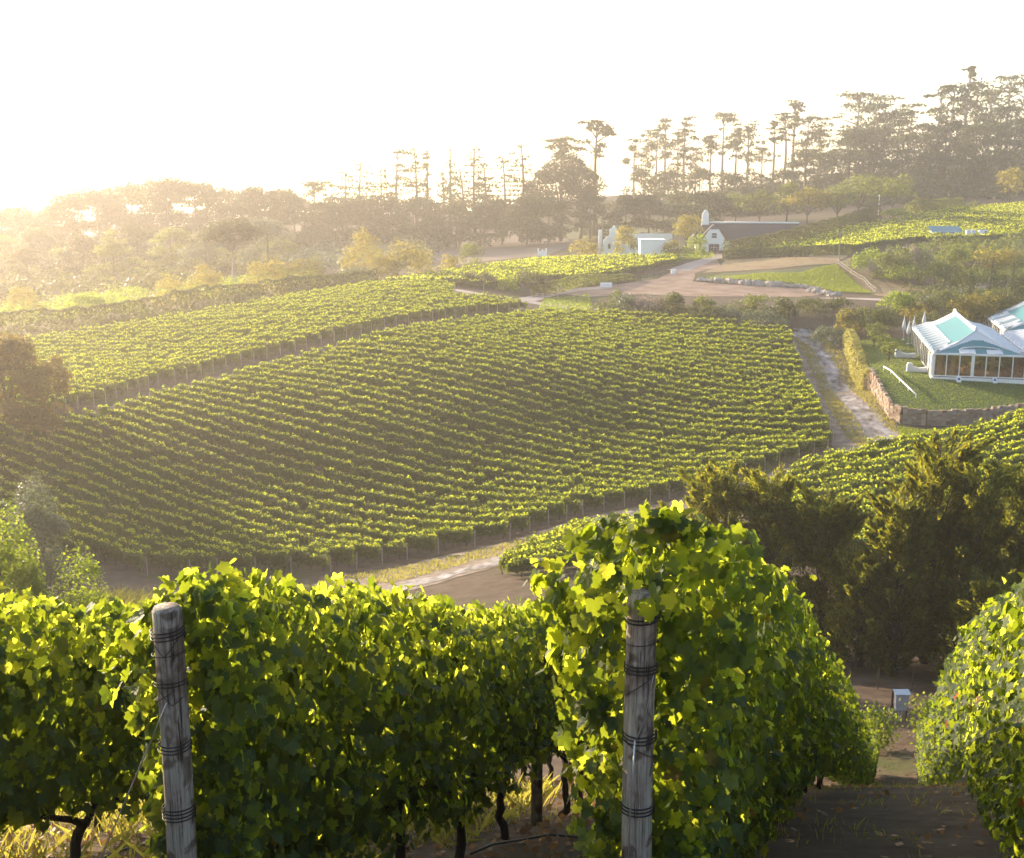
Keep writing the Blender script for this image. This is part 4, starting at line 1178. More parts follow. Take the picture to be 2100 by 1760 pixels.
# lawn bushes (on stems)
for i, (u, v, D, w, h, lab) in enumerate([(1795, 700, 200, 54, 42, "round topiary tree at the top of the lawn row"), (1793, 712, 196, 34, 34, "small topiary tree in front of the top lawn tree"),
        (1812, 728, 190, 44, 40, "third topiary tree along the lawn hedge"), (1822, 748, 183.5, 44, 44, "nearest topiary tree on the lawn, with a visible stem")]):
    x, y = at_xy(u, v, D)
    tree(u, D, h * .078, w * .078, 'round', 'tree_leaf', lab, seed=300 + i, base=Vector((x, y, lz1(x, y))), lsize=.3, dens=.8, group="topiary trees on the marquee lawn")
# slope right of the white fence
for i, (u, vb, vt, w, mat, lab) in enumerate([(1782, 560, 505, 90, 'bright_leaf', "yellow green bush at the top of the white fence"), (1830, 575, 500, 90, 'tree_leaf', "tall dark bush behind the yellow green one"),
        (1862, 556, 500, 60, 'pink_leaf', "pinkish flowering bush on the right slope"), (1888, 560, 510, 60, 'olive_leaf', "pale silvery bush on the right slope"),
        (1850, 585, 540, 90, 'bright_leaf', "bright green bush below the pinkish one"), (1905, 590, 530, 120, 'tree_leaf', "wide green bush in the middle of the right slope"),
        (1950, 560, 498, 80, 'tree_leaf', "green bush left of the blue roofed shed"), (1985, 545, 505, 90, 'tree_leaf', "green bush in front of the blue roofed shed"),
        (2050, 560, 505, 110, 'gold_leaf', "brown green bush below the water tanks"), (2095, 545, 490, 70, 'olive_leaf', "grey green bush at the right edge below the slope vineyard"),
        (2000, 590, 545, 120, 'tree_leaf', "low green bush above the cypresses"), (2070, 585, 545, 100, 'tree_leaf', "low dark bush above the right cypress")]):
    T(u, vb, vt, w, 'bush', mat, lab)
# around the farm buildings and the vineyard C
for (u, vb, vt, w, kind, mat, lab) in [
    (1200, 530, 487, 76, 'bush', 'gold_leaf', "spreading golden bush left of the white gabled building"),
    (1281, 528, 462, 70, 'bush', 'gold_leaf', "tall golden bush in front of the white gabled building"),
    (1405, 520, 440, 66, 'round', 'gold_leaf', "golden tree at the left corner of the thatched house"),
    (1425, 532, 478, 60, 'bush', 'bright_leaf', "light green bush in front of the thatched house"),
    (1375, 532, 492, 50, 'bush', 'gold_leaf', "low golden bush right of the flat roofed white block"),
    (1088, 600, 553, 84, 'dome', 'shrub_leaf', "big dark rounded bush beside the pale road"),
    (1040, 598, 565, 50, 'dome', 'bright_leaf', "light green shrub left of the big rounded bush"),
    (1000, 592, 555, 56, 'dome', 'shrub_leaf', "brown green shrub beside the pale road"),
    (962, 588, 555, 44, 'dome', 'shrub_leaf', "small dark shrub at the bend of the pale road"),
    (1210, 578, 560, 60, 'dome', 'shrub_leaf', "low flat shrub by the dark rail fence"),
    (725, 588, 545, 110, 'dome', 'olive_leaf', "large grey green shrub at the end of the long hedge"),
    (640, 596, 560, 90, 'dome', 'bright_leaf', "yellow green shrub left of the large grey green shrub"),
    (545, 612, 530, 110, 'bush', 'gold_leaf', "golden bushy tree right of the umbrella pine trunk"),
    (620, 600, 525, 120, 'bush', 'gold_leaf', "golden bushy tree, second right of the umbrella pine"),
    (750, 580, 470, 115, 'bush', 'gold_leaf', "tall rounded golden tree, larger of the pair above the hedge end"),
    (845, 575, 487, 130, 'bush', 'gold_leaf', "rounded golden tree, right one of the pair above the hedge end"),
    (790, 585, 520, 90, 'bush', 'gold_leaf', "low golden bush between the pair of rounded trees"),
    (920, 565, 520, 50, 'bush', 'gold_leaf', "small golden bush right of the rounded tree pair"),
    (965, 560, 496, 70, 'bush', 'tree_leaf', "dull green bush on the edge of the plowed slope"),
    (420, 625, 540, 90, 'bush', 'gold_leaf', "golden bushy tree left of the umbrella pine trunk"),
    (350, 640, 560, 80, 'bush', 'gold_leaf', "golden tree above the long hedge, left of the umbrella pine"),
    (180, 662, 598, 100, 'dome', 'bright_leaf', "wide yellow green shrub above the long hedge"),
    (50, 660, 588, 80, 'bush', 'gold_leaf', "hazy golden tree near the left edge above the hedge"),
    (15, 680, 628, 60, 'dome', 'bright_leaf', "yellow green shrub at the left edge above the hedge"),
    (270, 655, 610, 70, 'dome', 'bright_leaf', "small yellow green shrub halfway along the long hedge"),
    (500, 610, 575, 70, 'dome', 'bright_leaf', "low yellow green shrub at the umbrella pine's foot")]:
    k = {'name': 'tree'} if kind == 'round' else {}
    T(u, vb - (8 if u < 800 else 0), vt, w, kind, mat, lab, **k)
T(478, 586, 446, 155, 'umbrella', 'pine_leaf', "lone umbrella pine with a wide flat crown above the hedge", name='tree', bark='pale_bark')

# trees at the left edge of the near valley
T(35, 905, 685, 200, 'bush', 'amber_leaf', "large orange brown tree at the left edge by the dirt lane", name='tree', cat='tree', trunk=True, seed=411, lsize=.34, dens=2.2)
T(120, 860, 730, 80, 'bush', 'amber_leaf', "orange bush against the large tree at the left edge", seed=412, lsize=.34, dens=1.6)
T(90, 1150, 975, 140, 'bush', 'olive_leaf', "grey brown bushy tree at the left behind the bright shrubs", D=84, name='tree', cat='tree', trunk=True, seed=413, lsize=.2, dens=2.0)
T(48, 1200, 1028, 185, 'bush', 'bright_leaf', "bright green leafy tree at the left edge above the vines", D=52, name='tree', cat='tree', trunk=True, seed=414, lsize=.17, dens=1.8)
T(185, 1240, 1118, 180, 'bush', 'bright_leaf', "bright yellow green shrub just above the left vine row", D=50, seed=415, lsize=.14, dens=1.3)
n_ = 9000
rg = RS(416); u_ = rg.uniform(190, 470, n_); D_ = rg.uniform(60, 92, n_)
x_ = (u_ - CU) / FPX * (D_ * cP + 25 * sP)
V, Fq = blades(rg, np.stack([x_, D_, hz(x_, D_)], 1), 1.3, .06)
o = link("tall_grass", np_mesh("tall_grass", V, Fq), "grass_blade"); o["kind"] = "stuff"
tag(o, "tall golden grass between the left vines and the valley field", "grass")

# ------------------------------------------------------------------ dark wispy trees on the right
def wispy(u, D, H, Wd, label, seed, n_=30000, lean=0.0, lean_y=0.0, mat="wispy_leaf"):
    rng = RS(seed)
    p = onG(u, D)
    root = empty("wispy_tree", (p.x, p.y, p.z), label, "tree", "dark feathery trees below the vineyard")
    m_ = 110
    t = rng.uniform(.02, 1, m_); a = rng.uniform(0, 6.28, m_)
    r = Wd / 2 * (np.clip(1.10 - t, 0, 1) ** .6) * rng.uniform(.1, .8, m_)
    C = np.stack([r * np.cos(a) + lean * t * H, r * np.sin(a), H * (.03 + .82 * t)], 1)
    w = rng.integers(0, m_, n_)
    up = rng.uniform(.5, 1.5, m_); L_ = Wd * rng.uniform(.16, .38, m_)
    axis = unit(np.stack([np.cos(a), np.sin(a), up], 1))
    k = rng.random(n_) ** .8
    P = C[w] + axis[w] * (L_[w] * k)[:, None] * 1.2 + rng.normal(size=(n_, 3)) * (Wd * .055 * (1.15 - k))[:, None]
    P[:, 2] += -.12 * H * 0 * k
    P[:, 2] = np.clip(P[:, 2], .1, H)
    d = unit(axis[w] + rng.normal(size=(n_, 3)) * .35)
    ln = rng.uniform(.22, .5, n_)[:, None]
    side = unit(np.cross(d, rnd_dir(rng, n_)))
    V, Fq = quads(P, d * ln * .5, side * .045)
    link("crown", np_mesh("crown", V, Fq), mat, root)
    tr = MB()
    pts = [Vector((lean * q * H, 0, -.4 + q * (H * .9 + .4))) for q in np.linspace(0, 1, 8)]
    tr.tube(pts, [.26 * (1.05 - q) + .02 for q in np.linspace(0, 1, 8)], 8)
    for i in range(0, m_, 2):
        c = Vector(C[i]); q = max(0, c.z / H - .18); a0 = Vector((lean * q * H, 0, q * H * .9))
        tr.tube([a0, a0.lerp(c, .5) - Vector((0, 0, .2)), c], [.07, .045, .015], 4, cap=False)
    tr.build("trunk", "bark", root, True)
def Hfor(u, D, vt):
    p = onG(u, D); lo, hi = 0, 80
    for _ in range(30):
        mid = (lo + hi) / 2
        if proj(p.x, p.y, p.z + mid)[1] > vt: lo = mid
        else: hi = mid
    return lo
for i, (u, D, vt, Wd, n_, lab) in enumerate([
    (1480, 76, 950, 6.6, 34000, "rounded feathery dark tree nearest the right wooden post"),
    (1570, 74, 962, 6.0, 26000, "feathery dark tree second from the left in the dark clump"),
    (1680, 72, 1010, 5.6, 26000, "lower feathery dark tree in the middle of the clump"),
    (1760, 68, 1120, 4.5, 18000, "shortest feathery tree in the gap of the dark clump"),
    (1895, 70, 885, 6.4, 42000, "tallest gold lit feathery tree in the dark clump"),
    (1830, 67, 1010, 5.0, 26000, "gold lit feathery tree at the left flank of the tallest"),
    (1985, 68, 945, 6.0, 30000, "dark feathery tree right of the tallest one"),
    (2075, 70, 925, 6.4, 30000, "dark feathery tree at the right edge of the picture"),
    (2150, 66, 1000, 6.4, 14000, "dark feathery tree half outside the right edge"),
    (2010, 63, 1190, 5.0, 18000, "low dark feathery bush above the metal box"),
    (1300, 68, 1082, 5.0, 12000, "low feathery bush added behind the vine clad post to shade the path, left one"),  # added mostly hidden, casts shade on the path between the rows
    (1365, 66, 1082, 5.0, 12000, "low feathery bush added behind the vine clad post to shade the path, right one"),  # second added bush, mostly hidden, there for its shadow on the path
    (1400, 74, 1050, 5.0, 16000, "low feathery tree showing left of the vine clad post")]):
    wispy(u, D, Hfor(u, D, vt) * 1.04, Wd, lab, 500 + i, n_)

for i, (u, D, H, Wd, lab) in enumerate([(-110, 158, 17, 16, "large tree just outside the left edge by the dirt lane"), (-220, 140, 19, 18, "second large tree outside the left edge"), (-330, 128, 19, 18, "third large tree outside the left edge"), (-420, 150, 19, 18, "fourth large tree outside the left edge")]):
    tree(u, D, H, Wd, 'bush', 'amber_leaf', lab, seed=440 + i, group="large trees left of the vineyard", dens=.8, lsize=.5)

# ------------------------------------------------------------------ skyline and hillside woods
def sky_tree(i, u, D, vt, wpx, kind, mat, label, group, lv=.55, dens=1.0, bark="bark"):
    H = Hfor(u, D, vt); p = onG(u, D); m = (D * cP - p.z * sP) / FPX
    tree(u, D, H, wpx * m * (1.15 if kind == 'tall' else 1.7 if kind == 'conifer' else 1), kind, mat, label, seed=600 + i, base=p, lv=lv, dens=dens, group=group, bark=bark)
# left wood: broad crowns
rng = RS(9)
L_ = [(-60, 420, 130), (30, 418, 110), (90, 432, 60), (140, 392, 90), (205, 382, 100), (275, 366, 110), (345, 360, 110), (405, 372, 70), (468, 384, 80), (520, 380, 80), (575, 386, 80), (608, 400, 50)]
for i, (u, vt, w) in enumerate(L_):
    sky_tree(i, u, 430 + (i % 3) * 14, vt, w * 1.95, 'mass', 'pine_leaf', "%s broad hazy tree from the left in the skyline wood" % nth(i + 1), "broad hazy trees of the left skyline", dens=2.0)
i0 = 20
for i, (u, D, vt, w, kind, lv, lab) in enumerate([
    (648, 440, 370, 56, 'tall', .8, "lone slim pine with a small flat crown on the left skyline"),
    (560, 430, 392, 30, 'tall', .8, "slim bare trunk pine inside the left wood"),
    (712, 430, 350, 70, 'conifer', .1, "dark conifer at the left of the conifer stand"),
    (745, 440, 328, 90, 'conifer', .08, "tall dense conifer with a broad top, left of the thin pines"),
    (785, 440, 345, 60, 'conifer', .15, "ragged conifer right of the tall dense one"),
    (820, 450, 305, 46, 'tall', .3, "thin pine standing first in the thin pine group"),
    (852, 450, 303, 46, 'conifer', .3, "thin tiered pine standing second in the thin pine group"),
    (878, 460, 310, 30, 'tall', .4, "very thin pine standing third in the thin pine group"),
    (925, 460, 300, 26, 'conifer', .35, "solitary pole like pine against the bright sky"),
    (908, 450, 350, 24, 'conifer', .4, "short pole like pine left of the solitary one"),
    (942, 440, 340, 40, 'conifer', .2, "small conifer right of the pole like pine"),
    (975, 450, 299, 56, 'conifer', .2, "tiered conifer with a leaning tip in the skyline centre"),
    (992, 450, 330, 40, 'conifer', .2, "shorter tiered conifer beside the leaning tip one"),
    (1030, 450, 320, 60, 'conifer', .2, "layered pale conifer left of the tiered spire"),
    (1067, 450, 287, 52, 'conifer', .2, "tall tiered spire left of the big gum tree"),
    (1090, 450, 370, 60, 'round', .2, "low rounded tree at the foot of the tiered spire"),
    (1150, 440, 312, 120, 'round', .2, "big broad gum tree at the skyline centre right"),
    (1190, 445, 330, 110, 'round', .2, "second gum tree merged with the big broad one"),
    (1150, 450, 280, 80, 'tall', .8, "flat topped pine rising behind the big gum tree"),
    (1222, 450, 246, 74, 'tall', .7, "high flat topped pine right of the big gum tree")]):
    sky_tree(i0 + i, u, D, vt, w, kind, 'pine_leaf', lab, "trees of the middle skyline", lv, 1.3 if kind == 'round' else 1.5)
# lower wood behind them
for i, (u, vt, w) in enumerate([(660, 410, 80), (700, 395, 80), (760, 400, 90), (800, 405, 60), (850, 400, 70), (880, 405, 70), (935, 412, 60), (985, 410, 60), (1030, 405, 60), (1080, 400, 70), (1125, 395, 80), (1210, 392, 60), (1285, 398, 60), (1330, 395, 60), (1390, 392, 70), (1450, 390, 80)]):
    sky_tree(60 + i, u, 420 + 8 * (i % 3), vt, w * 1.8, 'mass', 'pine_leaf', "%s low round tree from the left under the skyline pines" % nth(i + 1), "low round trees under the skyline pines", dens=1.6)
# right ridge: tall flat topped pines
Rg = [(1300, 285, 46), (1322, 300, 50), (1345, 262, 44), (1362, 240, 50), (1385, 270, 50), (1402, 238, 46), (1425, 300, 60), (1455, 275, 40), (1480, 231, 62), (1505, 262, 40), (1528, 247, 58), (1560, 300, 40), (1583, 250, 30), (1600, 232, 44),
      (1625, 205, 40), (1652, 236, 80), (1678, 262, 60), (1735, 262, 60), (1755, 186, 80), (1783, 215, 70), (1802, 194, 90), (1835, 210, 80), (1862, 225, 60), (1895, 250, 60), (1920, 178, 60), (1945, 170, 80), (1975, 136, 40), (1992, 160, 80), (2020, 185, 80), (2062, 152, 80), (2092, 165, 60), (2130, 160, 80), (1718, 290, 50), (1968, 200, 70), (2045, 215, 70)]
Rg.sort()
for i, (u, vt, w) in enumerate(Rg):
    D = 520 + (i * 37 % 60)
    sky_tree(100 + i, u, D, vt, w * 1.05, 'tall', 'pine_leaf', "%s tall flat topped pine from the left along the right hand ridge" % nth(i + 1), "tall flat topped pines on the right hand ridge", .5 if w > 45 else .72, 1.5, bark="pale_bark")
# dense lower crowns on that ridge
for i, (u, vt, w) in enumerate([(1320, 345, 70), (1370, 335, 80), (1430, 340, 80), (1490, 350, 80), (1545, 345, 60), (1650, 300, 80), (1690, 310, 70), (1740, 262, 90), (1790, 255, 110), (1850, 265, 110), (1900, 270, 90), (1935, 240, 90), (1990, 250, 100), (2050, 245, 110), (2105, 235, 100), (1600, 345, 70), (1780, 300, 90), (1960, 285, 90)]):
    sky_tree(150 + i, u, 500 + 12 * (i % 3), vt, w * 1.35, 'mass', 'pine_leaf', "%s dense crowned tree below the ridge pines" % nth(i + 1), "dense crowned trees on the right hand ridge", dens=1.1)
# hillside round trees behind the farm and the slope vineyard
for i, (u, vb, vt, w, mat, lab) in enumerate([
    (1448, 462, 402, 70, 'tree_leaf', "green tree behind the thatched house chimney"), (1505, 462, 395, 70, 'tree_leaf', "green tree behind the thatched house roof"),
    (1556, 465, 390, 80, 'tree_leaf', "rounded tree right behind the long roof"), (1612, 458, 374, 60, 'tree_leaf', "narrow light tree behind the end of the long roof"),
    (1655, 462, 385, 100, 'gold_leaf', "golden brown tree above the tall clipped hedge"), (1715, 455, 380, 80, 'tree_leaf', "dark tree right of the golden brown one"),
    (1757, 450, 360, 120, 'tree_leaf', "largest dark rounded tree above the clipped hedge"), (1832, 440, 358, 90, 'tree_leaf', "dark rounded tree right of the largest one"),
    (1882, 440, 402, 40, 'gold_leaf', "small pale tree right of the dark rounded trees"), (1832, 452, 426, 60, 'bright_leaf', "yellow green shrub in the gap of the clipped hedge"),
    (1998, 430, 410, 36, 'tree_leaf', "small round shrub at the top of the slope vineyard"), (2068, 424, 346, 84, 'gold_leaf', "golden tree at the upper right edge above the vineyard"),
    (1250, 462, 415, 80, 'pine_leaf', "dim rounded tree beyond the terraced slope, left"), (1330, 455, 405, 90, 'pine_leaf', "dim rounded tree beyond the terraced slope, right")]):
    by_px(u, vb, vt, w, 'round' if vb - vt > 40 else 'dome', mat, lab, seed=180 + i, group="trees above the farm and the slope vineyard")
# scrub covering the slopes, one uncountable mass each
def scrub(name, poly, mat, label, n_clump, size, seed, hgt=3.5, dens=1.0):
    rng = RS(seed)
    P = np.array(world_poly(poly) if len(poly[0]) == 2 else [tuple(onG(u, D)[:2]) for u, _, D in poly])
    x0, y0 = P.min(0); x1, y1 = P.max(0)
    X = rng.uniform(x0, x1, n_clump * 6); Y = rng.uniform(y0, y1, n_clump * 6)
    k = in_poly(X, Y, P); X = X[k][:n_clump]; Y = Y[k][:n_clump]
    Z = hz(X, Y); R = hgt * rng.uniform(.5, 1.3, len(X))
    per = int(90 * dens); w = np.repeat(np.arange(len(X)), per); n2 = len(w)
    d = rnd_dir(rng, n2); d[:, 2] = np.abs(d[:, 2])
    Q = np.stack([X[w], Y[w], Z[w]], 1) + d * R[w][:, None] * rng.uniform(.8, 1.1, n2)[:, None] * [1.15, 1.15, .9]
    V, Fq = leaf_quads(rng, Q, d + [0, 0, .2], size, .8, .5)
    o = link(name, np_mesh(name, V, Fq), mat); o["kind"] = "stuff"; tag(o, label, "scrub")
scrub("hillside_scrub", [(1440, 0, 545), (1440, 0, 470), (1560, 0, 450), (1900, 0, 470), (2160, 0, 450), (2220, 0, 640), (1900, 0, 600), (1650, 0, 580)], "pine_leaf", "dark bushes covering the hillside under the ridge pines", 620, 1.2, 71, 4.5)
scrub("valley_scrub", [(-150, 0, 290), (300, 0, 300), (560, 0, 330), (640, 0, 440), (-150, 0, 440)], "shrub_leaf", "hazy green bushes filling the valley behind the left hedge", 420, .9, 72, 4.5)
scrub("valley_scrub", [(560, 0, 335), (860, 0, 345), (900, 0, 460), (640, 0, 440)], "olive_leaf", "pale green bushes behind the golden tree pair", 160, .9, 73, 4.0)
scrub("slope_scrub", [(1780, 0, 275), (2200, 0, 262), (2200, 0, 330), (1980, 0, 330), (1800, 0, 295)], "tree_leaf", "low green bushes covering the slope above the marquees", 160, .6, 74, 2.4)
scrub("marquee_scrub", [(1820, 0, 218), (1900, 0, 222), (2200, 0, 214), (2200, 0, 262), (1880, 0, 250)], "shrub_leaf", "dark low bushes behind the marquees", 130, .5, 75, 2.4)

scrub("valley_scrub", [(-150, 0, 236), (0, 0, 236), (200, 0, 246), (420, 0, 262), (640, 0, 272), (640, 0, 330), (300, 0, 300), (-150, 0, 300)], "bright_leaf", "yellow green low bushes right behind the long dark hedge", 260, .5, 76, 2.3)

scrub("field_edge_scrub", [(1215, 0, 226), (1400, 0, 222), (1600, 0, 214), (1620, 0, 222), (1400, 0, 232), (1230, 0, 238)], "shrub_leaf", "low dark scrub filling the strip between the vineyard and the round shrubs", 60, .4, 77, 1.7)

for i in range(19):
    u = -70 + i * 38 + (i * 17 % 13)
    D = 330 + (i * 29 % 75); vt = 455 + (i * 31 % 55) - (12 if i % 4 == 0 else 0) + max(0, 6 - i) * 4
    sky_tree(200 + i, u, D, vt, 92 + (i * 13 % 30), 'mass', ['pine_leaf', 'olive_leaf', 'tree_leaf'][i % 3], "%s rounded valley tree from the left behind the long hedge" % nth(i + 1), "rounded valley trees behind the long hedge", dens=1.5)

# ------------------------------------------------------------------ buildings
flat_mat("white_wall", (.80, .79, .76), rough=.7, var=.05, scale=.6)
flat_mat("canvas_white", (.58, .59, .60), rough=.55, var=.03, scale=.5)
flat_mat("canvas_trough_shade", (.22, .30, .33), rough=.6)  # shadow lines of the canvas troughs, painted as darker faces
flat_mat("canvas_teal", (.06, .20, .22), rough=.5, var=.12, scale=.8)
noise_mat("thatch", [(.045, .042, .05), (.10, .092, .10)], scale=3, bump=.6, stretch=(4, 4, .6))
flat_mat("dark_wood", (.05, .035, .028), rough=.6)
noise_mat("slat_wood", [(.12, .085, .06), (.22, .16, .115)], scale=3, stretch=(1, 1, .3))
flat_mat("blue_roof", (.05, .17, .22), rough=.4)
flat_mat("steel_tank", (.50, .52, .54), rough=.4, metallic=.5, var=.15)
flat_mat("window_dark", (.04, .045, .05), rough=.15, spec=.6)
noise_mat("boulder", [(.28, .23, .19), (.46, .40, .35)], scale=2, bump=.4)
flat_mat("grey_metal", (.42, .45, .46), rough=.5, metallic=.2)
flat_mat("sign_blue", (.04, .08, .35), rough=.5)
# dim glass with the warm furnished room behind it
m, n, b, out = new_mat("room_glass")
b.inputs["Base Color"].default_value = (.55, .5, .45, 1); b.inputs["Roughness"].default_value = .05
tr_ = n.nodes.new("ShaderNodeBsdfTransparent"); tr_.inputs[0].default_value = (.75, .7, .62, 1)
gl_ = n.nodes.new("ShaderNodeBsdfGlossy"); gl_.inputs["Roughness"].default_value = .03
mx = n.nodes.new("ShaderNodeMixShader"); mx.inputs[0].default_value = .14
n.links.new(tr_.outputs[0], mx.inputs[1]); n.links.new(gl_.outputs[0], mx.inputs[2]); n.links.new(mx.outputs[0], out.inputs["Surface"])
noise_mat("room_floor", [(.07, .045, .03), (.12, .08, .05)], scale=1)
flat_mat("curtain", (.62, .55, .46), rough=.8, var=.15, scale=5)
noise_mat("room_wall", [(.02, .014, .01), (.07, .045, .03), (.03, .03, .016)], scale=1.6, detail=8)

def local(root, mbobj): return mbobj
def marquee(org, rz, Wd, L, label, front=True, teal=True, hip=5.0, ez=3.6, rzg=6.3, side=True):
    root = empty("marquee", org, label, "marquee"); root.rotation_euler = (0, 0, rz)
    prof = lambda t: ez + (rzg - ez) * t ** 1.45
    # canopy panels
    white, tl, wm = MB(), MB(), []
    def grid(f, nu, nv, sel):
        P = [[f(i / nu, j / nv) for j in range(nv + 1)] for i in range(nu + 1)]
        for i in range(nu):
            for j in range(nv):
                q = [P[i][j], P[i + 1][j], P[i + 1][j + 1], P[i][j + 1]]
                k = sel((i + .5) / nu, (j + .5) / nv)
                (tl if k == 1 else white).add(q, [(0, 1, 2, 3)])
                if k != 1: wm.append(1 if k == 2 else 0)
    R = Wd / 2
    def left(y_, t):
        y = y_ * L; tm = min(1, y / hip); x = -R + R * t * tm
        tt = t * tm; z = prof(tt)
        wav = .34 * math.sin(y * 2 * math.pi / 2.1 + tt * 3.0) * min(1, max(0, (.52 - tt) * 6)) * (1 if tt > .0 else 0)
        return (x, y, z + wav)
    def right(y_, t):
        x, y, z = left(y_, t); return (-x, y, z)
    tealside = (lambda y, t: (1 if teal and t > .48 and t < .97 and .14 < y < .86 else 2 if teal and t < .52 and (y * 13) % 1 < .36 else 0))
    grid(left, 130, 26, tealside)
    grid(right, 60, 16, lambda y, t: False)
    def fr(u, j):
        return ((-R + Wd * u) * (1 - j) , hip * j, prof(j))
    def fsel(u, j):
        x = (u * 2 - 1)
        return teal and j < .60 * max(0, 1 - abs(x) ** 2.4) ** .5 + .08
    if front:
        grid(fr, 60, 24, fsel)
    grid(lambda u, j: ((-R + Wd * u) * (1 - j), L + .01 - .0 * j, ez + (rzg - ez) * j ** 1.45), 12, 8, lambda u, j: False)
    cn = white.build("canopy", ("canvas_white", "canvas_trough_shade"), root, True); set_mats(cn.data, wm)
    if tl.v:
        tl.build("canopy_panel", "canvas_teal", root, True)
    # ridge roll, hip rolls and eave beam
    mb = MB(); mb.tube([(0, hip, rzg + .05), (0, hip + .8, rzg + .35), (0, hip + 2.5, rzg + .1), (0, L - 2.5, rzg + .1), (0, L - .8, rzg + .4), (0, L, rzg + .05)], .22, 8)
    for sg in (-1, 1):
        mb.tube([(sg * R * (1 - t), hip * t, prof(t) + .03) for t in np.linspace(0, 1, 9)], .10, 6)
    mb.build("ridge_roll", "canvas_white", root, True)
    mb = MB(); mb.box((0, -.06, ez - .12), (Wd + .3, .14, .26)); mb.box((-R - .06, L / 2, ez - .12), (.14, L, .26))
    mb.build("eave_beam", "white_paint", root)
    if teal and front:
        for x0, x1 in ((-2.75, -.55), (.95, 3.1)):
            j0, j1 = .0, .26; q = MB(); pts = []
            for i in range(5):
                for j in range(7):
                    jj = j0 + (j1 - j0) * j / 6; x = (x0 + (x1 - x0) * i / 4) ; pts.append((x, hip * jj - .03, prof(jj) + .07))
            q.add(pts, [(i * 7 + j, (i + 1) * 7 + j, (i + 1) * 7 + j + 1, i * 7 + j + 1) for i in range(4) for j in range(6)])
            q.build("window_flap", "canvas_white", root, True)
        pts = []
        for i in range(17):
            x = -1 + 2 * i / 16; jj = .20 + .17 * math.sqrt(max(0, 1 - x * x)); pts.append((x * R * .46 + .2, hip * jj - .06, prof(jj) + .10))
        MB().tube(pts, .09, 6).build("arched_trim", "canvas_white", root, True)
    # floor, glazed walls
    MB().box((0, L / 2, -.25), (Wd + .5, L + .6, .8)).build("plinth", "white_wall", root)
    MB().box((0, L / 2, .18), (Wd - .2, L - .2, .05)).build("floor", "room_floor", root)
    zb, zt = .42, ez - .26
    def wallrow(P0, P1, nb, wide, nm):
        P0 = Vector(P0); P1 = Vector(P1); d = (P1 - P0) / nb; ang = math.atan2(d.y, d.x)
        for i in range(nb + 1):
            w = .42 if i in wide else .13
            c = P0 + d * i
            MB().box((c.x, c.y, (zb + zt) / 2), (w, .16, zt - zb), ang).build("column", "white_paint", root)
        mid = (P0 + P1) / 2
        MB().box((mid.x, mid.y, zb - .06), ((P1 - P0).length, .2, .14), ang).build("bottom_rail", "white_paint", root)
        for i in range(nb):
            c = P0 + d * (i + .5)
            g = MB().box((c.x, c.y, (zb + zt) / 2), (d.length - .12, .02, zt - zb), ang).build("glass_panel", "room_glass", root)
            if nm == 'side' and i < 2 or (nm == 'front' and i in (0, 1, 4)):
                cc = c + Vector((math.sin(ang) * -.3, math.cos(ang) * .3, 0))
                q = MB(); k = 9; pts = []
                ww = d.length * .35
                for e in range(k):
                    for zz in (zb, zt):
                        pts.append((cc.x + math.cos(ang) * ww * (e / (k - 1) - .5), cc.y + math.sin(ang) * ww * (e / (k - 1) - .5) + .06 * (e % 2), zz))
                q.add(pts, [(2 * e, 2 * e + 2, 2 * e + 3, 2 * e + 1) for e in range(k - 1)]); q.build("curtain", "curtain", root)
    if front: wallrow((-R, 0, 0), (R, 0, 0), 7, (0, 3, 7), 'front')
    if side: wallrow((-R, .0, 0), (-R, L, 0), 13, (1, 7), 'side')
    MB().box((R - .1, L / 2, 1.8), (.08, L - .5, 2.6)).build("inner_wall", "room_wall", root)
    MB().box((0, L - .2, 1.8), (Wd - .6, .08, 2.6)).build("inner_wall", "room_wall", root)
    return root
P0 = at_xy(1912, 772, 171)
MR = -math.atan2(.205, .979)
fx, fy = math.cos(MR), math.sin(MR)
def MQ(x, y): return (P0[0] + fx * (x) - fy * y, P0[1] + fy * x + fx * y)
cx = MQ(6.2, 0)
marquee((cx[0], cx[1], -30.45), MR, 12.4, 27.5, "white and teal marquee with glazed front standing on the lawn")
c2 = MQ(6.2 + 13.2, 2.2)
marquee((c2[0], c2[1], -30.45), MR, 13.0, 20, "plain white roofed marquee joined to the right of the teal one", teal=False, ez=3.6, rzg=6.2, side=False)
c3 = MQ(21.5, 29.0)
marquee((c3[0], c3[1], -30.3), MR, 14.0, 20, "second teal roofed marquee behind, cut by the right edge", ez=3.2, rzg=6.2)
# round tables seen through the glass
for i, (x, y) in enumerate([(-4, 3), (-1, 4.5), (2.4, 3), (4.6, 5), (-3.6, 8), (1, 9), (4, 11), (-4, 13), (-4, 18)]):
    q = MQ(6.2 + x, y); z = -30.25
    mb = MB()
    prof_ = [(.95, .02), (.88, .35), (.86, .72), (.84, .75), (0.01, .76)]
    k = 18; vs = []
    for r, h in prof_:
        for j in range(k): vs.append((r * (1 + (.05 * (j % 2) if h < .5 else 0)) * math.cos(6.283 * j / k), r * math.sin(6.283 * j / k) * (1 + (.05 * (j % 2) if h < .5 else 0)), h))
    mb.add(vs, [(a * k + j, a * k + (j + 1) % k, (a + 1) * k + (j + 1) % k, (a + 1) * k + j) for a in range(4) for j in range(k)])
    o = mb.build("banquet_table", "curtain", None, True); o.location = (q[0], q[1], z)
    tag(o, "cloth covered table glimpsed through the teal marquee's glass", "table", "tables inside the marquee")
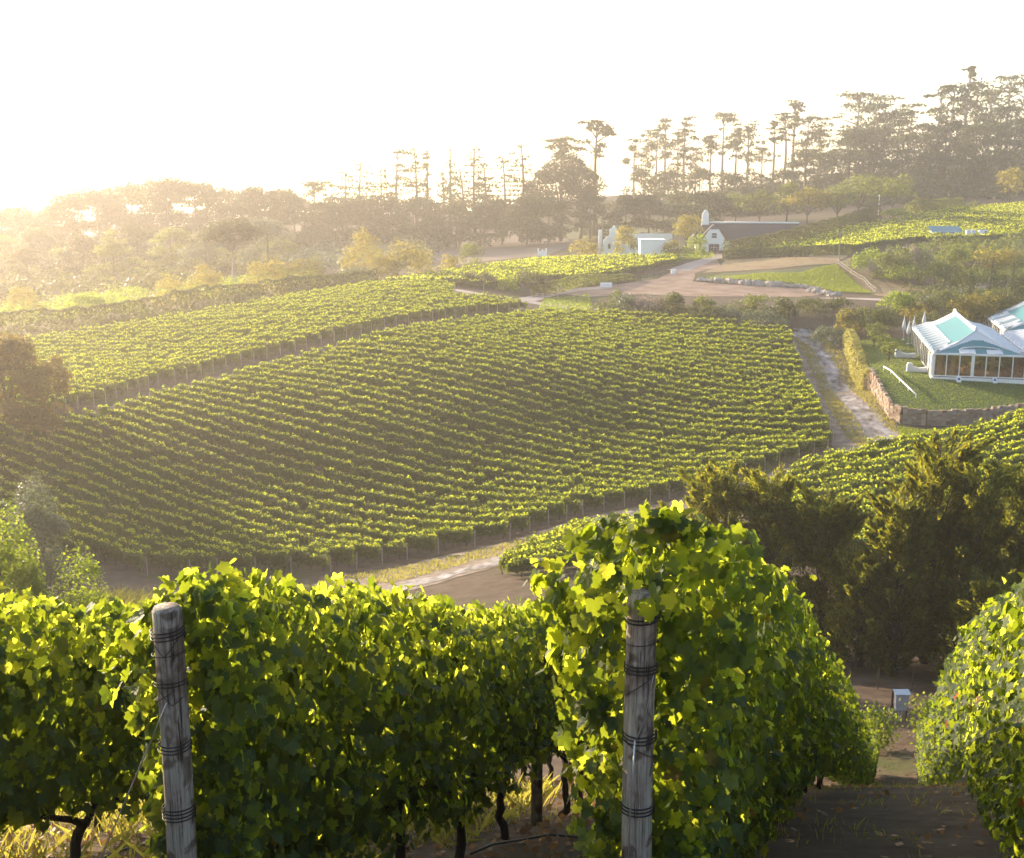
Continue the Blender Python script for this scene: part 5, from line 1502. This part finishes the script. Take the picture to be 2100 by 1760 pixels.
# planters with shrubs inside give the warm mottled look of the room
for i, (x, y) in enumerate([(-5, 1.2), (-2.6, 1.5), (-.6, 1.2), (1.6, 1.3), (3.4, 1.4), (5.2, 1.2), (-5.2, 5), (-5.2, 9), (-5.2, 12), (-5.2, 16), (-5.2, 20)]):
    q = MQ(6.2 + x, y); o = MB(); k = 10; vs = []
    for r, h in ((.16, 0), (.24, .45), (.20, .45), (.2, .40)):
        for j in range(k): vs.append((r * math.cos(6.283 * j / k), r * math.sin(6.283 * j / k), h))
    o.add(vs, [(a * k + j, a * k + (j + 1) % k, (a + 1) * k + (j + 1) % k, (a + 1) * k + j) for a in range(3) for j in range(k)])
    root = empty("potted_plant", (q[0], q[1], -30.24), "brownish potted plant behind the teal marquee's glass wall", "potted plant", "potted plants inside the marquee")
    o.build("pot", "rubble", root, True)
    rg = RS(50 + i); nn = 260
    Pq = rg.normal(size=(nn, 3)) * [.26, .26, .34] + [0, 0, 1.25]
    V, Fq = leaf_quads(rg, Pq, rnd_dir(rg, nn), .22, .6, .5)
    link("leaves", np_mesh("leaves", V, Fq), "gold_leaf", root)
# folded parasols and cloth covered anchor weights beside the marquee
def lathe(prof, k=14):
    vs = [(r * math.cos(6.2832 * j / k), r * math.sin(6.2832 * j / k), h) for r, h in prof for j in range(k)]
    return MB().add(vs, [(a * k + j, a * k + (j + 1) % k, (a + 1) * k + (j + 1) % k, (a + 1) * k + j) for a in range(len(prof) - 1) for j in range(k)])
for i, (u, v, D, lab) in enumerate([(1852, 697, 201, "folded white parasol farthest left beside the marquee"), (1862, 700, 198, "folded white parasol in the middle beside the marquee"), (1872, 700, 201, "folded white parasol nearest the marquee wall"), (1893, 690, 206, "folded white parasol poking up behind the striped roof")]):
    x, y = at_xy(u, v, D); z = lz1(x, y)
    r = empty("folded_parasol", (x, y, z), lab, "parasol", "folded parasols beside the marquee")
    lathe([(.30, 0), (.30, .08), (.05, .12), (.035, .5), (.035, 3.9)], 10).build("pole", "white_paint", r, True)
    lathe([(.16, 1.5), (.34, 1.9), (.30, 2.4), (.16, 3.1), (.05, 3.7), (.01, 4.1)], 12).build("canopy", "canvas_white", r, True)
for i, (u, v, D, lab) in enumerate([(1842, 735, 186.5, "white cloth covered anchor weight, the farther one beside the marquee"), (1866, 766, 175.5, "white cloth covered anchor weight, the nearer one beside the marquee")]):
    x, y = at_xy(u, v, D); z = lz1(x, y)
    mb = MB()
    tgt = MQ(-.1, (y - P0[1]) / fx + (x - P0[0]) * .0)
    dx = 2.6
    prof2 = [(-.55, .0), (-.5, 1.15), (-.35, 1.35), (.25, 1.3), (.38, .85), (1.2, .62), (dx, .78), (dx, .0)]
    mb.ext(prof2, -.42, .42)
    o = mb.build("anchor_weight", "canvas_white"); o.location = (x, y, z - .02); o.rotation_euler = (0, 0, MR)
    bv = o.modifiers.new("soft", 'BEVEL'); bv.width = .12; bv.segments = 3
    tag(o, lab, "anchor weight")
for i, (u, D, lab) in enumerate([(1966, 169.2, "small blue and white board on the lawn, left one before the marquee"), (2040, 168.8, "small blue and white board on the lawn, right one before the marquee")]):
    x, y = at_xy(u, 778, D); z = lz1(x, y); r = empty("sandwich_board", (x, y, z), lab, "board")
    q = MB(); q.add([(-.3, -.25, 0), (.3, -.25, 0), (.3, -.02, .75), (-.3, -.02, .75), (-.3, -.22, 0), (.3, -.22, 0), (.3, .01, .75), (-.3, .01, .75)], [(0, 1, 2, 3), (7, 6, 5, 4), (0, 4, 5, 1), (1, 5, 6, 2), (2, 6, 7, 3), (3, 7, 4, 0)]); q.build("front_panel", "white_paint", r)
    q = MB(); q.add([(-.3, .25, 0), (.3, .25, 0), (.3, .02, .75), (-.3, .02, .75), (-.3, .22, 0), (.3, .22, 0), (.3, -.01, .73), (-.3, -.01, .73)], [(3, 2, 1, 0), (4, 5, 6, 7), (0, 1, 5, 4), (1, 2, 6, 5), (2, 3, 7, 6), (3, 0, 4, 7)]); q.build("back_panel", "white_paint", r)
    MB().add([(-.2, -.165, .30), (.2, -.165, .30), (.14, -.08, .62), (-.14, -.08, .62)], [(0, 1, 2, 3)]).build("blue_patch", "sign_blue", r)

# ---- thatched white house
hb = onG(1431, 342); hz0 = at(1437, 521, 342)[2]
root = empty("thatched_house", (hb.x, 342, hz0), "long white house with dark thatched roof, clipped gable and white chimney", "house")
root.rotation_euler = (0, 0, -.10)
MB().box((13.5, 5.5, 1.5), (28, 7.5, 4.0)).build("main_wall", "white_wall", root)
g = [(0, -.5), (8.8, -.5), (8.8, 3.6), (7.4, 3.9), (5.4, 7.0), (2.9, 7.0), (.9, 3.9), (0, 3.6)]
MB().ext(g, -3.2, -2.9).build("gable_wall", "white_wall", root)
q = MB(); q.box((.15, -.5, 1.5), (.3, 4.8, 4.0)); q.box((8.65, -.5, 1.5), (.3, 4.8, 4.0)); q.build("wing_wall", "white_wall", root)
q = MB()
zr, ze = 8.4, 3.4
q.add([(-2.4, 1.4, ze), (28, 1.4, ze), (28, 5.5, zr), (1.8, 5.5, zr), (-2.4, 9.6, ze), (28, 9.6, ze)], [(0, 1, 2, 3), (5, 4, 3, 2), (4, 0, 3)])
q.add([(-2.4, 1.5, ze - .35), (28, 1.5, ze - .35), (28, 1.4, ze), (-2.4, 1.4, ze)], [(0, 1, 2, 3)])
q.build("main_roof", "thatch", root)
q = MB()
q.add([(-.6, -3.0, 3.3), (4.15, -1.2, 8.2), (4.15, 5.5, 8.2), (-.6, 5.4, 3.3), (9.4, -3.0, 3.3), (9.4, 5.4, 3.3), (2.7, -3.35, 7.05), (5.6, -3.35, 7.05), (-.6, -2.6, 3.3), (9.4, -2.6, 3.3)], [(0, 6, 1, 2, 3), (4, 5, 2, 1, 7), (6, 7, 1)])
q.build("wing_roof", "thatch", root)
MB().tube([(1.8, 5.5, zr + .02), (28, 5.5, zr + .02)], .24, 8).build("ridge_cap", "white_wall", root, True)
q = MB().ext([(1.1, 7.4), (3.1, 7.4), (3.0, 10.8), (2.7, 11.6), (2.3, 11.9), (1.8, 11.8), (1.5, 11.2), (1.2, 10.8)], 5.0, 6.1)
q.build("chimney", "white_wall", root)
w = MB().box((4.2, -3.23, 5.3), (1.3, .06, 1.3)).build("window", "window_dark", root)
q = MB()
for x in (3.5, 4.9): q.box((x, -3.25, 5.3), (.1, .08, 1.5))
for z in (4.6, 5.3, 6.0): q.box((4.2, -3.252, z), (1.5, .08, .08))
q.build("frame", "white_paint", w)
w = MB().box((4.2, -3.23, 1.7), (1.5, .06, 2.6)).build("window", "window_dark", root)
for x in (3.1, 5.3): MB().box((x, -3.25, 1.7), (.6, .08, 2.6)).build("shutter", "dark_wood", w)
q = MB(); q.box((4.2, -3.26, 1.7), (.08, .06, 2.6)); q.box((4.2, -3.265, 2.1), (1.5, .05, .08)); q.box((4.2, -3.262, 3.05), (1.6, .06, .1)); q.build("frame", "white_paint", w)
pp = Vector(at(1491, 523, 326)); r = empty("parasol", (pp.x, pp.y, h1(pp.x, pp.y)), "small open teal parasol at the corner of the thatched house", "parasol")
lathe([(.04, 0), (.04, 2.5)], 6).build("pole", "white_paint", r)
lathe([(1.9, 2.2), (1.9, 2.27), (.9, 2.7), (.02, 2.95)], 12).build("canopy", "blue_roof", r, True)
def box_thing(name, c, d, rz, mat, label, cat):
    o = MB().box((0, 0, d[2] / 2), d).build(name, mat); o.location = c; o.rotation_euler = (0, 0, rz)
    return tag(o, label, cat)
# ---- white gabled farm building on the left
q0 = at(1228, 527, 345); root = empty("gabled_building", (q0[0], 345, q0[2] - .2), "long white farm building with an ornate curved gable behind golden bushes", "building")
MB().box((11.5, 4, 2.6), (17, 7, 5.6)).build("wall", "white_wall", root)
gp = [(-.2, -.5), (4.6, -.5), (4.6, 4.6), (5.0, 5.2), (4.7, 5.9), (4.2, 6.0), (3.9, 6.7), (4.1, 7.3), (3.9, 8.0), (3.3, 8.2), (3.0, 8.9), (2.5, 8.9), (2.2, 8.2), (1.6, 8.0), (1.4, 7.3), (1.6, 6.7), (1.3, 6.0), (.8, 5.9), (.4, 5.2), (-.2, 4.9)]
gp = [(x + 1.4, z) for x, z in gp]
MB().ext(gp, -.2, .3).build("gable", "white_wall", root)
MB().box((.3, .1, 3.6), (.9, .8, 8.2)).build("end_pillar", "white_wall", root)
q = MB(); q.add([(3.2, .2, 5.3), (20.2, .2, 5.3), (20.2, 4, 6.6), (3.2, 4, 6.6), (3.2, 7.8, 5.3), (20.2, 7.8, 5.3)], [(0, 1, 2, 3), (3, 2, 5, 4), (1, 5, 2)]); q.build("roof", "thatch", root)
MB().box((11.8, -.05, 5.9), (17.4, .35, 1.5)).build("parapet", "white_wall", root)
for x in (2.9, 5.2): MB().box((x, -.23, 3.2), (.8, .06, 1.4)).build("window", "window_dark", root)
for x in (9.5, 12.5, 15.5): MB().box((x, .45, 3.2), (1.0, .06, 1.5)).build("window", "window_dark", root)
q0 = at(1338, 528, 322); root = empty("flat_roofed_building", (q0[0], 322, q0[2] - .3), "plain white flat roofed block between the two farm houses", "building")
MB().box((0, 2.5, 2.2), (6.4, 5, 5.0)).build("wall", "white_wall", root)
MB().box((0, 2.5, 4.82), (6.7, 5.3, .22)).build("parapet", "white_wall", root)
q0 = at(1112, 527, 345); root = empty("gate_pillar", (q0[0], 345, h1(q0[0], 345)), "tiny white twin horned gable top above the far vines", "gable")
MB().ext([(-1.3, 0), (1.3, 0), (1.3, 3.4), (.95, 3.5), (.85, 2.6), (.3, 2.8), (0, 3.3), (-.3, 2.8), (-.85, 2.6), (-.95, 3.5), (-1.3, 3.4)], 0, .5).build("wall", "white_wall", root)
# ---- blue roofed shed and tanks
q0 = at(1942, 497, 332); root = empty("shed", (q0[0], 332, h1(q0[0], 332)), "low white shed with a blue sheet metal roof on the right slope", "shed")
hb_ = q0[2] - h1(q0[0], 332)
MB().box((0, 2, 1.3 + hb_ / 2), (7.6, 3.6, 3.0 + hb_)).build("wall", "white_wall", root)
q = MB(); q.add([(-4.2, -.3, 2.5 + hb_), (4.2, -.3, 2.5 + hb_), (4.2, 4.3, 4.0 + hb_), (-4.2, 4.3, 4.0 + hb_), (-4.2, -.3, 2.62 + hb_), (4.2, -.3, 2.62 + hb_), (4.2, 4.3, 4.12 + hb_), (-4.2, 4.3, 4.12 + hb_)], [(3, 2, 1, 0), (4, 5, 6, 7), (0, 1, 5, 4), (1, 2, 6, 5), (2, 3, 7, 6), (3, 0, 4, 7)]); q.build("roof", "blue_roof", root)
MB().box((-1.2, .17, 1.4 + hb_), (1, .06, 1.2)).build("window", "window_dark", root)
for i, (u, lab) in enumerate([(1984, "silver water tank next to the blue roofed shed"), (1996, "second silver water tank from the shed"), (2010, "third pale water tank from the shed"), (2021, "fourth water tank, farthest right of the shed")]):
    q0 = at(u, 494, 331); gz_ = h1(q0[0], 331)
    r = empty("water_tank", (q0[0], 331 + (i % 2) * .8, gz_), lab, "tank", "water tanks beside the shed"); hh = q0[2] - gz_ + 2.7
    lathe([(.72, -.2), (.72, hh), (.6, hh + .12), (.01, hh + .25)], 16).build("shell", "steel_tank", r, True)
    q = MB()
    for z in np.arange(.5, hh, .7): q.tube([(.735 * math.cos(t), .735 * math.sin(t), z) for t in np.linspace(0, 6.283, 17)], .025, 4)
    q.build("hoops", "grey_metal", r)
# ---- poles
q0 = hit(1720, 538); r = empty("utility_pole", q0, "pale wooden utility pole at the top of the white fence", "pole")
lathe([(.14, -.3), (.10, 7.4)], 8).build("shaft", "field_post", r, True); MB().box((0, 0, 7.0), (1.5, .1, .12)).build("crossarm", "field_post", r)
for x in (-.6, 0, .6): lathe([(.05, 7.05), (.06, 7.25), (.02, 7.3)], 6).build("insulator", "white_paint", r).location = (x, 0, 0)
q0 = onG(1801, 399); r = empty("lamp_post", q0, "white lamp post standing in the gap of the clipped hedge", "lamp post")
lathe([(.12, -.3), (.08, 6.2)], 8).build("shaft", "white_paint", r, True); lathe([(.08, 6.15), (.3, 6.35), (.3, 6.6), (.05, 6.8)], 10).build("lamp_head", "white_paint", r, True)
q0 = hit(992, 612); r = empty("lamp_post", q0, "thin dark post beside the pale road junction", "post"); lathe([(.07, -.3), (.05, 3.6)], 6).build("shaft", "field_post", r); MB().box((0, 0, 3.5), (.4, .12, .12)).build("head", "field_post", r)
q0 = hit(1144, 632); r = empty("lamp_post", q0, "thin dark post at the end of the wooden rail fence", "post"); lathe([(.07, -.3), (.05, 4.2)], 6).build("shaft", "field_post", r); MB().box((0, 0, 4.1), (.4, .12, .12)).build("head", "field_post", r)
# ---- fences
def fence(pix, hgt, mat, label, rails=(0.5, 1.0), gap=2.4, pr=.06, rr=(.05, .11), jit=0.0):
    pts = [hit(u, v) for u, v in pix]
    r = empty("fence", pts[0], label, "fence"); o_ = pts[0]
    posts = []
    for a, b2 in zip(pts[:-1], pts[1:]):
        k = max(1, round((b2 - a).xy.length / gap))
        for i in range(k): q = a.lerp(b2, i / k); posts.append(Vector((q.x, q.y, h1(q.x, q.y))))
    posts.append(pts[-1])
    for q in posts: MB().box(tuple(q - o_ + Vector((0, 0, hgt / 2 - .1))), (pr * 2, pr * 2, hgt + .2)).build("post", mat, r)
    for f in rails:
        mb = MB()
        for a, b2 in zip(posts[:-1], posts[1:]): mb.beam(a - o_ + Vector((0, -pr - .02, hgt * f - .04)), b2 - o_ + Vector((0, -pr - .02, hgt * f - .04)), rr[0], rr[1])
        mb.build("rail", mat, r)
fence([(1716, 543), (1745, 565), (1772, 580), (1795, 603)], 1.25, "field_post", "white double rail fence running down the bright grass bank", gap=2.6, pr=.09, rr=(.06, .14))
fence([(1249, 586), (1300, 578), (1340, 570), (1378, 560)], 1.2, "dark_wood", "dark rail fence along the drive by the red earth yard", gap=3)
fence([(1094, 611), (1140, 616), (1205, 622)], 1.3, "slat_wood", "weathered wooden rail fence on the green verge", gap=2.6, rails=(.35, .65, 1.0))
for (u, v, lab) in [(1243, 590, "white block at the lower end of the dark rail fence"), (1381, 562, "white block at the upper end of the dark rail fence")]:
    q0 = hit(u, v); o = MB().box((0, 0, .55), (2.6 if u < 1300 else 1.2, .7, 1.1)).build("gate_block", "white_wall"); o.location = q0; tag(o, lab, "wall block")
    bv = o.modifiers.new("b", 'BEVEL'); bv.width = .12; bv.segments = 2
# wooden gate
a = hit(1620, 674); b2 = hit(1706, 678); r = empty("wooden_gate", a, "tall brown slatted wooden gate and fence above the gravel track", "gate")
d = (b2 - a); L = d.xy.length; ang = math.atan2(d.y, d.x); r.rotation_euler = (0, 0, ang)
for x in (0, L * .16, L * .84, L): MB().box((x, 0, 1.25), (.22, .22, 2.9)).build("post", "slat_wood", r)
q = MB(); rg = RS(3)
for i in range(int(L / .2)):
    q.box((.12 + i * .2, .02, 1.15), (.15, .03, 2.1 + rg.uniform(-.05, .05)))
q.build("slat_panel", "slat_wood", r)
for z in (.35, 2.0): MB().box((L / 2, -.06, z), (L, .07, .14)).build("rail", "slat_wood", r)
# ---- boulders edging the red yard
rg = RS(44)
def boulder(p, s, lab, grp, i):
    bm_v = []; k = 10; rings = 6
    ph = rg.uniform(0, 6, 6)
    for a_ in range(rings + 1):
        th = math.pi * a_ / rings
        for j in range(k):
            f = 6.283 * j / k
            rr = s * (1 + .22 * math.sin(2 * f + ph[0]) * math.sin(th) + .16 * math.sin(3 * f + ph[1]) + .14 * math.cos(3 * th + ph[2]))
            bm_v.append((rr * math.sin(th) * math.cos(f) * 1.15, rr * math.sin(th) * math.sin(f), rr * math.cos(th) * .8))
    mb = MB().add(bm_v, [(a_ * k + j, (a_ + 1) * k + j, (a_ + 1) * k + (j + 1) % k, a_ * k + (j + 1) % k) for a_ in range(rings) for j in range(k)])
    o = mb.build("boulder", "boulder"); o.location = p + Vector((0, 0, s * .35)); tag(o, lab, "boulder", grp)
a, b2, c = hit(1438, 577), hit(1545, 585), hit(1650, 590)
for i in range(30):
    t = i / 29; q = a.lerp(b2, t * 2) if t < .5 else b2.lerp(c, t * 2 - 1)
    x, y = q.x + rg.normal(0, .15), q.y + rg.normal(0, .35)
    boulder(Vector((x, y, h1(x, y))), rg.choice([.35, .5, .75, .95]) * rg.uniform(.8, 1.1), "pale boulder in the long row edging the red earth yard", "boulders edging the yard", i)
a, b2 = hit(1652, 590), hit(1716, 608)
for i in range(36):
    q = a.lerp(b2, rg.random()); x, y = q.x + rg.normal(0, .6), q.y + rg.normal(0, 1.6)
    boulder(Vector((x, y, h1(x, y))), rg.uniform(.4, .8), "small pale rock in the heap below the bright grass bank", "rocks heaped at the bank", i)
a, b2 = hit(1610, 692), hit(1678, 694)
for i in range(40):
    q = a.lerp(b2, rg.random()); x, y = q.x, q.y + rg.normal(0, .6)
    boulder(Vector((x, y, h1(x, y) + rg.choice([0, .35]))), rg.uniform(.22, .4), "reddish stone in the low rubble bank below the wooden gate", "stones below the gate", i)
# ---- metal cabinet at the end of the path
q0 = onG(1845, 55); r = empty("metal_cabinet", q0, "grey metal utility cabinet on legs at the end of the path", "cabinet")
MB().box((0, 0, 1.22), (.62, .3, .52)).build("upper_box", "grey_metal", r)
MB().box((0, .02, .80), (.56, .26, .30)).build("lower_box", "grey_metal", r)
q = MB(); q.add([(-.38, -.24, 1.50), (.38, -.24, 1.50), (.38, .2, 1.60), (-.38, .2, 1.60), (-.38, -.24, 1.53), (.38, -.24, 1.53), (.38, .2, 1.63), (-.38, .2, 1.63)], [(3, 2, 1, 0), (4, 5, 6, 7), (0, 1, 5, 4), (1, 2, 6, 5), (2, 3, 7, 6), (3, 0, 4, 7)]); q.build("hood", "grey_metal", r)
MB().box((0, -.165, 1.2), (.5, .02, .4)).build("door", "steel_tank", r)
for x in (-.08, .08): lathe([(.02, -.1), (.02, .68)], 6).build("leg", "grey_metal", r).location = (x, 0, 0)
for x in (-.36, .36): MB().box((x, .22, .75), (.08, .08, 1.7)).build("post", "dark_wood", r)
# wire fence beyond the cabinet
pts = [onG(u, 62) for u in (1500, 1580, 1660, 1740, 1800, 1870, 1930, 2000, 2080)]
r = empty("wire_fence", pts[0], "thin wire fence on wooden posts along the foot of the dark trees", "fence")
for q in pts: MB().tube([q - pts[0] - Vector((0, 0, .1)), q - pts[0] + Vector((0, 0, 1.25))], .035, 6).build("post", "dark_wood", r)
for hh in (.4, .75, 1.1): MB().tube([q - pts[0] + Vector((0, 0, hh)) for q in pts], .004, 4).build("wire", "black_wire", r)
# young vines at the end of the rows
for i, (u, D, H, lab) in enumerate([(1797, 50, 1.9, "small pale green vine at the end of the path, left side"), (1905, 51, 2.1, "small pale green vine at the end of the path, right side")]):
    p = onG(u, D); r = empty("young_vine", p, lab, "vine"); rg2 = RS(90 + i); nn = 900
    t = rg2.random(nn); Pq = np.stack([rg2.normal(0, .42, nn), rg2.normal(0, .5, nn), .35 + t * (H - .4)], 1)
    V, Fq = leaf_quads(rg2, Pq, rnd_dir(rg2, nn) + [0, 0, .4], .15, .9, .5)
    link("foliage", np_mesh("foliage", V, Fq), "vine_leaf", r)
    MB().tube([(0, 0, -.1), (.03, 0, .6), (0, .02, H - .3)], [.035, .03, .01], 6).build("stem", "vine_bark", r, True)
